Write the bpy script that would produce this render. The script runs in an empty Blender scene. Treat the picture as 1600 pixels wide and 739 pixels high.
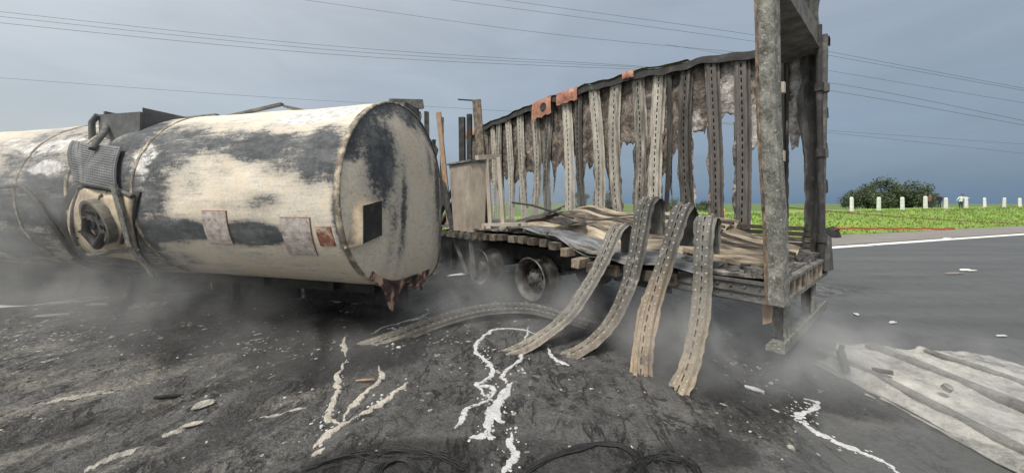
import bpy, bmesh, math, random
import numpy as np
from mathutils import Vector, Matrix
R_ = math.radians
random.seed(7)
rng = np.random.default_rng(11)
S = bpy.context.scene
COL = S.collection

# ------------------------------------------------------------------ camera, world, sun, exposure
FPX, HY, CH = 540.0, 318.0, 1.7            # focal length in px of a 1600 px wide frame, horizon row, eye height
cam = bpy.data.cameras.new('camera'); camo = bpy.data.objects.new('camera', cam); COL.objects.link(camo)
camo.location = (0, 0, CH); camo.rotation_euler = (R_(90), 0, 0)
cam.sensor_width = 36; cam.lens = 36 * FPX / 1600; cam.shift_y = -(369.5 - HY) / 1600
cam.clip_start = 0.05; cam.clip_end = 5000
S.camera = camo
S.view_settings.view_transform = 'Standard'; S.view_settings.look = 'None'
S.view_settings.gamma = 1; S.view_settings.exposure = 0.35
S.view_settings.use_curve_mapping = False
S.render.engine = 'CYCLES'
S.cycles.volume_step_rate = 0.6; S.cycles.volume_max_steps = 128; S.cycles.volume_bounces = 1
S.cycles.max_bounces = 6
SUN_EL, SUN_AZ = 56.0, 212.0               # azimuth clockwise from +Y: the light comes from behind the camera, a little left
sd = Vector((math.sin(R_(SUN_AZ)) * math.cos(R_(SUN_EL)), math.cos(R_(SUN_AZ)) * math.cos(R_(SUN_EL)), math.sin(R_(SUN_EL))))
sun = bpy.data.lights.new('sun', 'SUN'); sun.energy = 2.9; sun.angle = R_(12); sun.color = (1, .95, .87)
suno = bpy.data.objects.new('sun', sun); COL.objects.link(suno)
suno.rotation_euler = (-sd).to_track_quat('-Z', 'Y').to_euler(); suno.location = (0, -5, 20)

W = bpy.data.worlds.new('World'); S.world = W; W.use_nodes = True
nt = W.node_tree; nt.nodes.clear()
def wn(t, **k):
    n = nt.nodes.new(t)
    for a, b in k.items(): setattr(n, a, b)
    return n
def wl(a, b): nt.links.new(a, b)
out = wn('ShaderNodeOutputWorld'); bg = wn('ShaderNodeBackground'); bg.inputs[1].default_value = 0.1
sky = wn('ShaderNodeTexSky', sky_type='NISHITA', sun_disc=False)
sky.sun_elevation = R_(SUN_EL); sky.sun_rotation = R_(SUN_AZ); sky.dust_density = 3; sky.air_density = 1.2
tc = wn('ShaderNodeTexCoord'); sep = wn('ShaderNodeSeparateXYZ'); wl(tc.outputs['Generated'], sep.inputs[0])
def wm(op, a, b=None, c=None):
    n = wn('ShaderNodeMath', operation=op)
    for i, v in enumerate((a, b, c)):
        if v is None: continue
        if isinstance(v, (int, float)): n.inputs[i].default_value = v
        else: wl(v, n.inputs[i])
    return n.outputs[0]
def wmix(f, a, b, mode='MIX'):
    n = wn('ShaderNodeMix', data_type='RGBA', blend_type=mode)
    if isinstance(f, (int, float)): n.inputs[0].default_value = f
    else: wl(f, n.inputs[0])
    for s, v in ((6, a), (7, b)):
        if isinstance(v, tuple): n.inputs[s].default_value = (*v, 1)
        else: wl(v, n.inputs[s])
    return n.outputs[2]
# storm cloud deck: slate blue to the right and low, paler to the left, soft cloud texture
mp = wn('ShaderNodeMapping'); mp.inputs['Scale'].default_value = (1, 1, 2.6); wl(tc.outputs['Generated'], mp.inputs[0])
ns = wn('ShaderNodeTexNoise'); ns.inputs['Scale'].default_value = 1.7; ns.inputs['Detail'].default_value = 5; ns.inputs['Roughness'].default_value = .5
wl(mp.outputs[0], ns.inputs['Vector'])
nz = wm('MULTIPLY', wm('SUBTRACT', ns.outputs[0], .5), 1.1)
left = wm('ADD', wm('MULTIPLY_ADD', sep.outputs[0], -.75, .33), wm('MULTIPLY', nz, .7))
low = wm('POWER', wm('SUBTRACT', 1.0, wm('ABSOLUTE', sep.outputs[2])), 5.0)
cl = nt.nodes.new('ShaderNodeClamp'); wl(left, cl.inputs[0])
horiz = wmix(cl.outputs[0], (1.22, 1.95, 2.90), (2.72, 3.45, 3.90))
high = wmix(cl.outputs[0], (2.3, 2.85, 3.55), (3.0, 3.6, 4.3))
cloud = wmix(low, high, horiz)
# thin bright cloud round the veiled sun (behind the camera)
vd = wn('ShaderNodeVectorMath', operation='DOT_PRODUCT'); wl(tc.outputs['Generated'], vd.inputs[0]); vd.inputs[1].default_value = sd
gl = wm('POWER', wm('MAXIMUM', wm('MULTIPLY_ADD', vd.outputs['Value'], .6, .4), 0.0), 2.0)
veil = wmix(gl, cloud, (9.0, 8.8, 8.3))
n2_ = wn('ShaderNodeTexNoise'); n2_.inputs['Scale'].default_value = 3.2; n2_.inputs['Detail'].default_value = 7; n2_.inputs['Roughness'].default_value = .55; n2_.inputs['Distortion'].default_value = .6
mp2 = wn('ShaderNodeMapping'); mp2.inputs['Scale'].default_value = (1, 1, 3.5); wl(tc.outputs['Generated'], mp2.inputs[0]); wl(mp2.outputs[0], n2_.inputs['Vector'])
bil = wm('MULTIPLY_ADD', n2_.outputs[0], .34, .84)
cb = wn('ShaderNodeCombineXYZ'); [wl(bil, cb.inputs[i]) for i in range(3)]
wl(wmix(1.0, wmix(.12, veil, sky.outputs[0]), cb.outputs[0], 'MULTIPLY'), bg.inputs[0]); wl(bg.outputs[0], out.inputs[0])

# ------------------------------------------------------------------ helpers
def px(x, y, d):
    """world point seen at photo pixel x, y at depth d along the view"""
    return Vector(((x - 800) / FPX * d, d, CH - (y - HY) / FPX * d))
def gpt(x, y, z=0.0):
    return px(x, y, FPX * (CH - z) / (y - HY))

def _h(i, j, k):
    n = (i * 374761393 + j * 668265263 + k * 2147483647 * 3 + 1442695) & 0xFFFFFFFF
    n = ((n ^ (n >> 13)) * 1274126177) & 0xFFFFFFFF
    return ((n ^ (n >> 16)) & 0xFFFF) / 65535.0
def vnoise(x, y, z=0.0):
    x, y, z = np.broadcast_arrays(np.asarray(x, float), np.asarray(y, float), np.asarray(z, float))
    i, j, k = (np.floor(a).astype(np.int64) for a in (x, y, z))
    f = [a - np.floor(a) for a in (x, y, z)]; f = [a * a * (3 - 2 * a) for a in f]
    r = 0
    for a in (0, 1):
        for b in (0, 1):
            for c in (0, 1):
                w = (f[0] if a else 1 - f[0]) * (f[1] if b else 1 - f[1]) * (f[2] if c else 1 - f[2])
                r = r + w * _h(i + a, j + b, k + c)
    return r
def fbm(x, y, z=0.0, o=4):
    r, a, t = 0, .5, 0
    for n in range(o):
        s = 2.03 ** n
        r = r + a * vnoise(np.asarray(x) * s + 17.3 * n, np.asarray(y) * s + 5.1 * n, np.asarray(z) * s); t += a; a *= .5
    return r / t
def sstep(a, b, x):
    t = np.clip((x - a) / (b - a), 0, 1); return t * t * (3 - 2 * t)

def nodes(name):
    m = bpy.data.materials.new(name); m.use_nodes = True
    t = m.node_tree; b = t.nodes['Principled BSDF']
    return m, t, b
class NB:
    """small shader node builder"""
    def __init__(s, name): s.m, s.t, s.b = nodes(name); s.tc = s.n('ShaderNodeTexCoord')
    def n(s, ty, **k):
        n = s.t.nodes.new(ty)
        for a, b in k.items(): setattr(n, a, b)
        return n
    def l(s, a, b): s.t.links.new(a, b)
    def noise(s, scale, detail=6, rough=.6, stretch=(1, 1, 1), rot=(0, 0, 0), dist=0.0, space='Object'):
        mp = s.n('ShaderNodeMapping'); mp.inputs['Scale'].default_value = stretch; mp.inputs['Rotation'].default_value = rot
        s.l(s.tc.outputs[space], mp.inputs[0])
        n = s.n('ShaderNodeTexNoise'); n.inputs['Scale'].default_value = scale; n.inputs['Detail'].default_value = detail
        n.inputs['Roughness'].default_value = rough; n.inputs['Distortion'].default_value = dist
        s.l(mp.outputs[0], n.inputs['Vector']); return n.outputs[0]
    def math(s, op, a, b=None, c=None, clamp=False):
        n = s.n('ShaderNodeMath', operation=op, use_clamp=clamp)
        for i, v in enumerate((a, b, c)):
            if v is None: continue
            if isinstance(v, (int, float)): n.inputs[i].default_value = v
            else: s.l(v, n.inputs[i])
        return n.outputs[0]
    def ramp(s, f, stops):
        r = s.n('ShaderNodeValToRGB'); e = r.color_ramp.elements
        while len(e) < len(stops): e.new(.5)
        for x, (p, c) in zip(e, stops): x.position = p; x.color = (*c, 1) if len(c) == 3 else c
        s.l(f, r.inputs[0]); return r.outputs[0]
    def mix(s, f, a, b, mode='MIX'):
        n = s.n('ShaderNodeMix', data_type='RGBA', blend_type=mode)
        for i, v in ((0, f), (6, a), (7, b)):
            if isinstance(v, (int, float)): n.inputs[i].default_value = v
            elif isinstance(v, tuple): n.inputs[i].default_value = (*v, 1)
            else: s.l(v, n.inputs[i])
        return n.outputs[2]
    def attr(s, nm):
        a = s.n('ShaderNodeAttribute'); a.attribute_name = nm; return a.outputs['Fac']
    def step(s, v, lo, hi):
        n = s.n('ShaderNodeMapRange', interpolation_type='SMOOTHSTEP'); s.l(v, n.inputs[0])
        n.inputs[1].default_value = lo; n.inputs[2].default_value = hi; return n.outputs[0]
    def done(s, col, rough=.8, metal=0.0, bump=None, bs=.3, bd=.01, spec=None):
        if isinstance(col, tuple): s.b.inputs['Base Color'].default_value = (*col, 1)
        else: s.l(col, s.b.inputs['Base Color'])
        for k, v in (('Roughness', rough), ('Metallic', metal)):
            if isinstance(v, (int, float)): s.b.inputs[k].default_value = v
            else: s.l(v, s.b.inputs[k])
        if spec is not None: s.b.inputs['Specular IOR Level'].default_value = spec
        if bump is not None:
            bn = s.n('ShaderNodeBump'); bn.inputs['Strength'].default_value = bs; bn.inputs['Distance'].default_value = bd
            s.l(bump, bn.inputs['Height']); s.l(bn.outputs[0], s.b.inputs['Normal'])
        return s.m
def mottled(name, stops, scale=6, stretch=(1, 1, 1), rough=.8, metal=0, bs=.4, detail=8, nr=.65, rnd=.0, bd=.01, speck=None):
    b = NB(name); f = b.noise(scale, detail, nr, stretch)
    if rnd:
        oi = b.n('ShaderNodeObjectInfo'); f = b.math('ADD', f, b.math('MULTIPLY_ADD', oi.outputs['Random'], rnd, -rnd / 2))
    c = b.ramp(f, stops)
    if speck:
        g = b.step(b.noise(speck[0], 3, .7), speck[1], speck[1] + .05); c = b.mix(g, c, speck[2])
    return b.done(c, rough, metal, b.noise(scale * 4, 5, .6, stretch), bs, bd)

class MB:
    def __init__(s): s.v, s.f, s.mi, s.sm = [], [], [], []
    def add(s, vs, fs, mi=0, smooth=False):
        o = len(s.v); s.v += [tuple(v) for v in vs]; s.f += [tuple(i + o for i in f) for f in fs]
        s.mi += [mi] * len(fs); s.sm += [smooth] * len(fs); return s
    def hexa(s, p, mi=0):       # 8 corners: bottom ring 0-3, top ring 4-7
        return s.add(p, [(0, 3, 2, 1), (4, 5, 6, 7), (0, 1, 5, 4), (1, 2, 6, 5), (2, 3, 7, 6), (3, 0, 4, 7)], mi)
    def box(s, a, b, mi=0, j=0.0):
        x0, y0, z0 = a; x1, y1, z1 = b
        p = [(x0, y0, z0), (x1, y0, z0), (x1, y1, z0), (x0, y1, z0), (x0, y0, z1), (x1, y0, z1), (x1, y1, z1), (x0, y1, z1)]
        if j: p = [tuple(c + random.uniform(-j, j) for c in q) for q in p]
        return s.hexa(p, mi)
    def bar(s, a, b, w, h, up=(0, 0, 1), mi=0, taper=1.0):
        a, b = Vector(a), Vector(b); d = (b - a).normalized(); u = Vector(up)
        sd_ = d.cross(u)
        if sd_.length < .05: sd_ = d.cross(Vector((1, 0, 0)))
        sd_.normalize(); u = sd_.cross(d)
        def ring(c, k): return [c - sd_ * w / 2 * k - u * h / 2 * k, c + sd_ * w / 2 * k - u * h / 2 * k, c + sd_ * w / 2 * k + u * h / 2 * k, c - sd_ * w / 2 * k + u * h / 2 * k]
        return s.hexa(ring(a, 1) + ring(b, taper), mi)
    def tube(s, pts, r, n=8, mi=0, cap=True, smooth=True):
        pts = [Vector(p) for p in pts]; vs = []; prev = None
        rr = r if hasattr(r, '__len__') else [r] * len(pts)
        for i, p in enumerate(pts):
            d = (pts[min(i + 1, len(pts) - 1)] - pts[max(i - 1, 0)]).normalized()
            a = prev if prev is not None else (Vector((0, 0, 1)) if abs(d.z) < .9 else Vector((1, 0, 0)))
            a = (a - d * a.dot(d)).normalized(); prev = a; b = d.cross(a)
            vs += [p + (a * math.cos(2 * math.pi * k / n) + b * math.sin(2 * math.pi * k / n)) * rr[i] for k in range(n)]
        fs = [(i * n + k, i * n + (k + 1) % n, (i + 1) * n + (k + 1) % n, (i + 1) * n + k) for i in range(len(pts) - 1) for k in range(n)]
        s.add(vs, fs, mi, smooth)
        if cap:
            o = len(vs); s.add(vs[:n], [tuple(range(n))[::-1]], mi); s.add(vs[-n:], [tuple(range(n))], mi)
        return s
    def grid(s, P, mi=0, smooth=True, thick=0.0, nrm=(0, 0, 1)):
        """P: array (n, m, 3); thick adds a second skin and a rim"""
        P = np.asarray(P, float); n, m = P.shape[:2]
        fs = [(i * m + j, (i + 1) * m + j, (i + 1) * m + j + 1, i * m + j + 1) for i in range(n - 1) for j in range(m - 1)]
        vs = P.reshape(-1, 3).tolist()
        if not thick: return s.add(vs, fs, mi, smooth)
        Q = (P - np.asarray(nrm, float) * thick).reshape(-1, 3).tolist(); N = n * m
        fs2 = [tuple(i + N for i in f[::-1]) for f in fs]
        loop = [(0, j) for j in range(m)] + [(i, m - 1) for i in range(1, n)] + [(n - 1, j) for j in range(m - 2, -1, -1)] + [(i, 0) for i in range(n - 2, 0, -1)]
        ids = [i * m + j for i, j in loop]
        rim = [(ids[k], ids[(k + 1) % len(ids)], ids[(k + 1) % len(ids)] + N, ids[k] + N) for k in range(len(ids))]
        o = len(s.v); s.v += [tuple(v) for v in vs + Q]
        for F, sm in ((fs, smooth), (fs2, smooth), (rim, False)):
            s.f += [tuple(i + o for i in f) for f in F]; s.mi += [mi] * len(F); s.sm += [sm] * len(F)
        return s
    def build(s, name, mats, parent=None, label=None, cat=None, group=None, kind=None):
        me = bpy.data.meshes.new(name); me.from_pydata(s.v, [], s.f)
        for m in (mats if isinstance(mats, (list, tuple)) else [mats]): me.materials.append(m)
        me.polygons.foreach_set('material_index', s.mi); me.polygons.foreach_set('use_smooth', s.sm)
        me.update()
        o = bpy.data.objects.new(name, me); COL.objects.link(o)
        if parent is not None: o.parent = parent
        return tag(o, label, cat, group, kind)
def tag(o, label=None, cat=None, group=None, kind=None):
    for k, v in (('label', label), ('category', cat), ('group', group), ('kind', kind)):
        if v: o[k] = v
    return o
def empty(name, loc, rz, label, cat, group=None):
    o = bpy.data.objects.new(name, None); COL.objects.link(o); o.location = loc; o.rotation_euler = (0, 0, rz)
    o.empty_display_size = .3
    return tag(o, label, cat, group)
def setattr_f(o, nm, arr):
    a = o.data.attributes.new(nm, 'FLOAT', 'POINT'); a.data.foreach_set('value', np.asarray(arr, np.float32))
def seg_dist(x, y, pts):
    d = np.full(np.shape(x), 1e9)
    for (ax, ay), (bx, by) in zip(pts[:-1], pts[1:]):
        vx, vy = bx - ax, by - ay; L2 = vx * vx + vy * vy + 1e-9
        t = np.clip(((x - ax) * vx + (y - ay) * vy) / L2, 0, 1)
        d = np.minimum(d, np.hypot(x - ax - t * vx, y - ay - t * vy))
    return d

# ------------------------------------------------------------------ materials
def tank_paint(name, base=(.70, .605, .47), pale=(.73, .69, .61)):
    b = NB(name)
    soot = b.attr('soot'); ash = b.attr('ash')
    n1 = b.noise(2.2, 9, .70, (1, 1.4, 1.4)); n2 = b.noise(5, 10, .76, (.6, 3.0, 4.5), (0, .30, 0)); n3 = b.noise(34, 5, .75); n0 = b.noise(.9, 6, .6)
    nn = b.math('ADD', b.math('MULTIPLY', n1, .42), b.math('ADD', b.math('MULTIPLY', n2, .38), b.math('MULTIPLY', n3, .20)))
    nn = b.math('MULTIPLY_ADD', nn, 2.4, -1.2)
    f = b.math('ADD', b.math('MULTIPLY', soot, .78), nn)
    film = b.step(b.math('ADD', soot, b.math('MULTIPLY', b.math('SUBTRACT', n0, .5), 1.0)), .25, .95)      # thin smoke film over the paint
    s = b.step(f, .26, .56)
    c = b.mix(b.step(n1, .35, .7), base, pale)
    c = b.mix(b.math('MULTIPLY', b.step(n3, .56, .68), .45), c, (.27, .215, .16))
    c = b.mix(b.math('MULTIPLY', b.step(b.noise(3.3, 9, .78, (1, 1, .5)), .46, .72), .35), c, (.44, .41, .36))
    c = b.mix(b.math('MULTIPLY', b.step(b.noise(7, 9, .8, (.35, 1, 2.2), (0, .35, 0)), .57, .66), .55), c, (.19, .18, .165))   # scuffs
    c = b.mix(b.math('MULTIPLY', film, .52), c, (.24, .24, .235))
    c = b.mix(b.math('MULTIPLY', b.step(f, -.05, .34), .5), c, (.27, .26, .24))
    k = b.math('ADD', b.math('MULTIPLY', b.noise(3, 9, .74, (.6, 1.6, 2.2), (0, .3, 0)), .6), b.math('MULTIPLY', b.noise(11, 8, .75), .4))
    dark = b.ramp(k, [(.32, (.022, .025, .028)), (.47, (.060, .066, .073)), (.58, (.125, .13, .135)), (.72, (.27, .27, .262))])
    c = b.mix(s, c, dark)
    fa = b.step(b.math('ADD', ash, b.math('MULTIPLY_ADD', b.noise(4, 9, .75, (1, 2, 2)), 1.6, -.8)), .4, .62)
    c = b.mix(fa, c, b.ramp(b.noise(14, 7, .7), [(.35, (.34, .33, .33)), (.6, (.68, .67, .65))]))
    return b.done(c, b.math('MULTIPLY_ADD', s, .2, .62), 0, b.math('ADD', b.math('MULTIPLY', n2, .6), n3), .35, .015)
M_TANK = tank_paint('scorched_cream_paint')
M_CHAR = mottled('charred_steel', [(.3, (.012, .012, .013)), (.55, (.035, .034, .034)), (.75, (.10, .095, .088))], 7)
M_CHAR2 = mottled('sooty_grey_steel', [(.25, (.03, .03, .031)), (.5, (.10, .098, .094)), (.75, (.22, .205, .18))], 6, rnd=.2)
M_GALV = mottled('heat_dulled_galvanised', [(.33, (.030, .030, .027)), (.43, (.095, .096, .086)), (.53, (.18, .180, .160)), (.66, (.33, .32, .285))], 12, (1, 1, .6), .75, .0, .8, nr=.8, bd=.015, speck=(34, .62, (.46, .44, .38)))
M_RUST = mottled('rust_flaked_edge', [(.36, (.05, .04, .03)), (.47, (.17, .135, .105)), (.55, (.27, .19, .13)), (.68, (.46, .40, .33))], 16, (1, 1, .6), .85)
def post_mat(name, tint, rnd=.5):
    b = NB(name); oi = b.n('ShaderNodeObjectInfo')
    f = b.noise(6, 9, .7, (2.2, 2.2, .35)); f = b.math('ADD', f, b.math('MULTIPLY_ADD', oi.outputs['Random'], rnd, -rnd / 2))
    c = b.ramp(f, [(.2, (.018, .017, .017)), (.42, tuple(x * .42 for x in tint)), (.58, tint), (.85, tuple(min(.75, x * 1.7) for x in tint))])
    uv = b.n('ShaderNodeUVMap')
    g = b.noise(22, 5, .7); c = b.mix(b.math('MULTIPLY', b.step(g, .56, .68), .6), c, (.05, .045, .04))
    return b.done(c, .62, .25, b.noise(30, 5, .6, (1, 1, .4)), .3, .006)
M_POST = post_mat('scorched_post_steel', (.40, .375, .33), .26)
M_POSTD = post_mat('blackened_post_steel', (.11, .10, .092), .3)
M_POSTT = post_mat('straw_tinted_post_steel', (.40, .33, .235), .14)
M_POSTG = post_mat('grey_bent_post_steel', (.26, .245, .215), .14)
def strip_mat(name, low, high):
    b = NB(name); u = b.attr('along'); f = b.noise(7, 9, .72, (1.3, 1.3, .5)); g = b.noise(40, 5, .75)
    k = b.math('ADD', b.math('MULTIPLY', f, .7), b.math('MULTIPLY', g, .3))
    def tri(c): return b.ramp(k, [(.28, tuple(x * .18 for x in c)), (.44, tuple(x * .62 for x in c)), (.56, c), (.74, tuple(min(.7, x * 1.6) for x in c))])
    c = b.mix(b.step(b.math('ADD', u, b.math('MULTIPLY_ADD', f, .5, -.25)), .05, .55), tri(low), tri(high))
    c = b.mix(b.math('MULTIPLY', b.step(b.noise(2.3, 9, .75), .50, .68), .7), c, (.055, .052, .048))
    c = b.mix(b.math('MULTIPLY', b.step(b.noise(3.1, 9, .78, (1, 1, .7)), .56, .70), .6), c, (.42, .40, .37))
    return b.done(c, .65, .15, g, .35, .006)
M_ST1 = strip_mat('grey_bent_strip', (.30, .27, .225), (.20, .19, .17)); M_ST2 = strip_mat('dark_bent_strip', (.25, .22, .18), (.10, .097, .09))
M_ST3 = strip_mat('straw_bent_strip', (.42, .315, .20), (.105, .10, .092)); M_ST4 = strip_mat('straw_grey_bent_strip', (.42, .35, .255), (.17, .165, .15))
M_STUD = mottled('pale_hole_rim', [(.3, (.10, .095, .085)), (.6, (.42, .40, .36))], 30)
def lining_mat():
    b = NB('melted_lining'); a = b.attr('silver')
    n = b.noise(3.5, 9, .68, (1, 1, .8), dist=1.5); n2 = b.noise(11, 7, .7, dist=.8)
    dk = b.ramp(b.math('ADD', b.math('MULTIPLY', n, .6), b.math('MULTIPLY', n2, .4)), [(.34, (.014, .013, .013)), (.45, (.062, .053, .047)), (.53, (.17, .14, .115)), (.62, (.31, .25, .205)), (.74, (.55, .50, .45))])
    lt = b.ramp(n2, [(.3, (.07, .066, .064)), (.5, (.36, .34, .32)), (.68, (.74, .71, .68))])
    c = b.mix(b.step(b.math('ADD', a, b.math('MULTIPLY_ADD', n, 1.2, -.6)), .35, .65), dk, lt)
    return b.done(c, .6, .15, n2, .7, .03)
M_LIN = lining_mat()
M_RED = mottled('scorched_red_panel', [(.25, (.05, .03, .028)), (.42, (.30, .125, .085)), (.58, (.42, .22, .16)), (.75, (.50, .34, .27))], 6, speck=(9, .66, (.62, .52, .45)))
M_WOOD = mottled('charred_timber', [(.25, (.02, .018, .016)), (.5, (.12, .098, .078)), (.68, (.28, .225, .17)), (.85, (.42, .35, .27))], 8, (1, 4, 1), .9, rnd=.25)
M_WOODB = mottled('browned_plank', [(.2, (.13, .08, .055)), (.5, (.30, .205, .145)), (.8, (.46, .35, .26))], 7, (5, 5, .6), .9)
M_BOX = mottled('heat_bleached_box_steel', [(.22, (.05, .045, .04)), (.38, (.24, .20, .165)), (.6, (.36, .31, .26)), (.85, (.50, .45, .38))], 3.2, (1, 1, .6), .8, speck=(22, .64, (.06, .05, .045)))
M_BOXL = mottled('pale_box_flank', [(.2, (.20, .17, .14)), (.5, (.40, .35, .29)), (.85, (.56, .51, .43))], 4, (1, 1, .5), .8)
M_DECK = mottled('crumpled_deck_sheet', [(.25, (.055, .06, .066)), (.5, (.17, .18, .19)), (.66, (.30, .31, .32)), (.85, (.50, .49, .47))], 4, (1, 2.5, 1), .5, .3, .5)
M_ASHDECK = mottled('ash_covered_deck', [(.28, (.02, .02, .02)), (.48, (.10, .095, .09)), (.66, (.30, .28, .25)), (.85, (.58, .54, .48))], 7, (1, 1, 1), .9, 0, .8, bd=.03)
M_CORR = mottled('scorched_corrugated_steel', [(.34, (.014, .012, .010)), (.44, (.07, .056, .043)), (.54, (.17, .14, .104)), (.64, (.30, .25, .185)), (.8, (.46, .395, .30))], 4.5, (.5, 2.5, 1), .65, .15, .3, rnd=.30)
M_CORRD = mottled('sooted_corrugated_steel', [(.3, (.018, .017, .016)), (.55, (.07, .06, .05)), (.75, (.19, .155, .125))], 4, (.6, 1.6, 1), .75)
M_RIM = mottled('burnt_wheel_steel', [(.3, (.022, .021, .020)), (.48, (.075, .07, .066)), (.62, (.16, .15, .14)), (.78, (.30, .28, .26))], 6, (1, 1, 1), .6, .3)
M_PLATE = mottled('blistered_placard', [(.28, (.17, .13, .115)), (.43, (.40, .345, .315)), (.58, (.55, .51, .48)), (.75, (.70, .67, .63))], 13, speck=(26, .6, (.22, .15, .14)))
M_PLRIM = mottled('placard_rust_rim', [(.3, (.16, .07, .05)), (.7, (.35, .20, .14))], 20)
M_RUSTY = mottled('red_rust_paint', [(.3, (.10, .04, .03)), (.48, (.28, .12, .08)), (.6, (.52, .42, .34)), (.8, (.62, .53, .42))], 12)
M_SKIRT = mottled('peeling_skirt', [(.40, (.018, .016, .015)), (.5, (.10, .06, .05)), (.55, (.46, .30, .215)), (.75, (.55, .42, .31))], 4.5, (1, 1, .8), .85, dict and 0)
M_HOSE = mottled('burnt_hose', [(.3, (.02, .02, .02)), (.6, (.075, .072, .068)), (.8, (.15, .14, .125))], 10)
M_GRILLE = mottled('ashy_grille', [(.3, (.11, .115, .12)), (.6, (.20, .205, .21)), (.8, (.30, .30, .30))], 6, rough=.7)
M_CABIN = mottled('cabinet_cream', [(.27, (.06, .055, .05)), (.42, (.33, .27, .20)), (.55, (.60, .50, .36)), (.8, (.66, .58, .45))], 3.4, rough=.75)
M_ALU = mottled('frozen_aluminium', [(.25, (.42, .42, .43)), (.5, (.68, .68, .69)), (.75, (.80, .80, .80))], 22, (1, 1, 1), .5, .2, 1.0, bd=.02, speck=(16, .62, (.14, .14, .14)))
M_ALUT = mottled('tan_frozen_aluminium', [(.25, (.30, .28, .25)), (.5, (.52, .48, .42)), (.75, (.66, .62, .56))], 18, (1, 1, 1), .6, .1, 1.0, bd=.02, speck=(16, .7, (.14, .13, .12)))
M_ASHP = mottled('pale_ash_crust', [(.3, (.13, .125, .115)), (.5, (.34, .325, .29)), (.75, (.56, .54, .48))], 14, (1, 1, 1), .9, 0, 1.0, bd=.02)
M_WIRE = mottled('burnt_tyre_wire', [(.3, (.006, .006, .007)), (.7, (.022, .022, .023))], 14, rough=.6)
M_CABLE = NB('power_cable').done((.09, .10, .115), .6)
M_WHITE = mottled('weathered_white_paint', [(.3, (.55, .55, .52)), (.6, (.80, .80, .77))], 5)
M_LINE = mottled('road_marking_paint', [(.32, (.34, .34, .33)), (.45, (.74, .74, .72)), (.7, (.82, .82, .80))], 2.2, detail=10, nr=.75)
M_YEL = mottled('yellow_paint', [(.3, (.62, .33, .02)), (.6, (.80, .48, .03))], 4)
M_CONC = mottled('pale_concrete', [(.3, (.36, .30, .24)), (.6, (.52, .46, .38))], 3)
M_TAPE = NB('orange_red_tape').done((.48, .10, .04), .6)
M_BLACK = mottled('black_cloth', [(.3, (.010, .010, .011)), (.7, (.03, .028, .028))], 6)
M_REDD = NB('dark_red_cloth').done((.16, .03, .03), .8)
def tarp_mat(name, dim):
    b = NB(name); n1 = b.noise(1.6, 9, .72, (1, .7, 1)); n2 = b.noise(7, 9, .78, (1.2, .8, 1)); n3 = b.noise(40, 5, .75)
    k = b.math('ADD', b.math('ADD', b.math('MULTIPLY', n1, .5), b.math('MULTIPLY', n2, .32)), b.math('MULTIPLY', n3, .18))
    c = b.ramp(k, [(.39, (.085 * dim, .083 * dim, .078 * dim)), (.455, (.235 * dim, .23 * dim, .216 * dim)), (.515, (.39 * dim, .382 * dim, .357 * dim)), (.60, (.56 * dim, .545 * dim, .50 * dim))])
    c = b.mix(b.math('MULTIPLY', b.step(b.noise(3.1, 8, .75), .56, .66), .6), c, (.34 * dim, .33 * dim, .31 * dim))
    c = b.mix(b.math('MULTIPLY', b.step(b.noise(5, 8, .8), .62, .68), .6), c, (.42, .27, .22))
    return b.done(c, .72, .0, b.math('ADD', n2, n3), .6, .012)
M_TARP = tarp_mat('dusty_roof_sheet', 1.0); M_TARPR = tarp_mat('grimy_shaded_roof_tube', .52)  # tube copy is dimmed: grime plus ridge shading painted into the colour
M_TRUNK = mottled('tree_bark', [(.3, (.04, .03, .022)), (.7, (.10, .08, .06))], 6)
def leaf_mat(name, a, c):
    b = NB(name); oi = b.noise(.9, 4, .6)
    return b.done(b.ramp(oi, [(.35, a), (.65, c)]), .6)
M_LEAF = leaf_mat('dark_tree_leaves', (.035, .055, .028), (.085, .115, .055))
M_GRASSB = leaf_mat('grass_blades', (.13, .23, .045), (.27, .33, .095))
def grass_ground():
    b = NB('meadow_turf'); n = b.noise(.35, 8, .7); n2 = b.noise(3, 6, .7)
    c = b.ramp(b.math('ADD', b.math('MULTIPLY', n, .6), b.math('MULTIPLY', n2, .4)), [(.32, (.075, .15, .022)), (.5, (.19, .31, .045)), (.66, (.30, .38, .085)), (.8, (.36, .36, .14))])
    return b.done(c, .9, 0, n2, .8, .1)
M_TURF = grass_ground()
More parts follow.
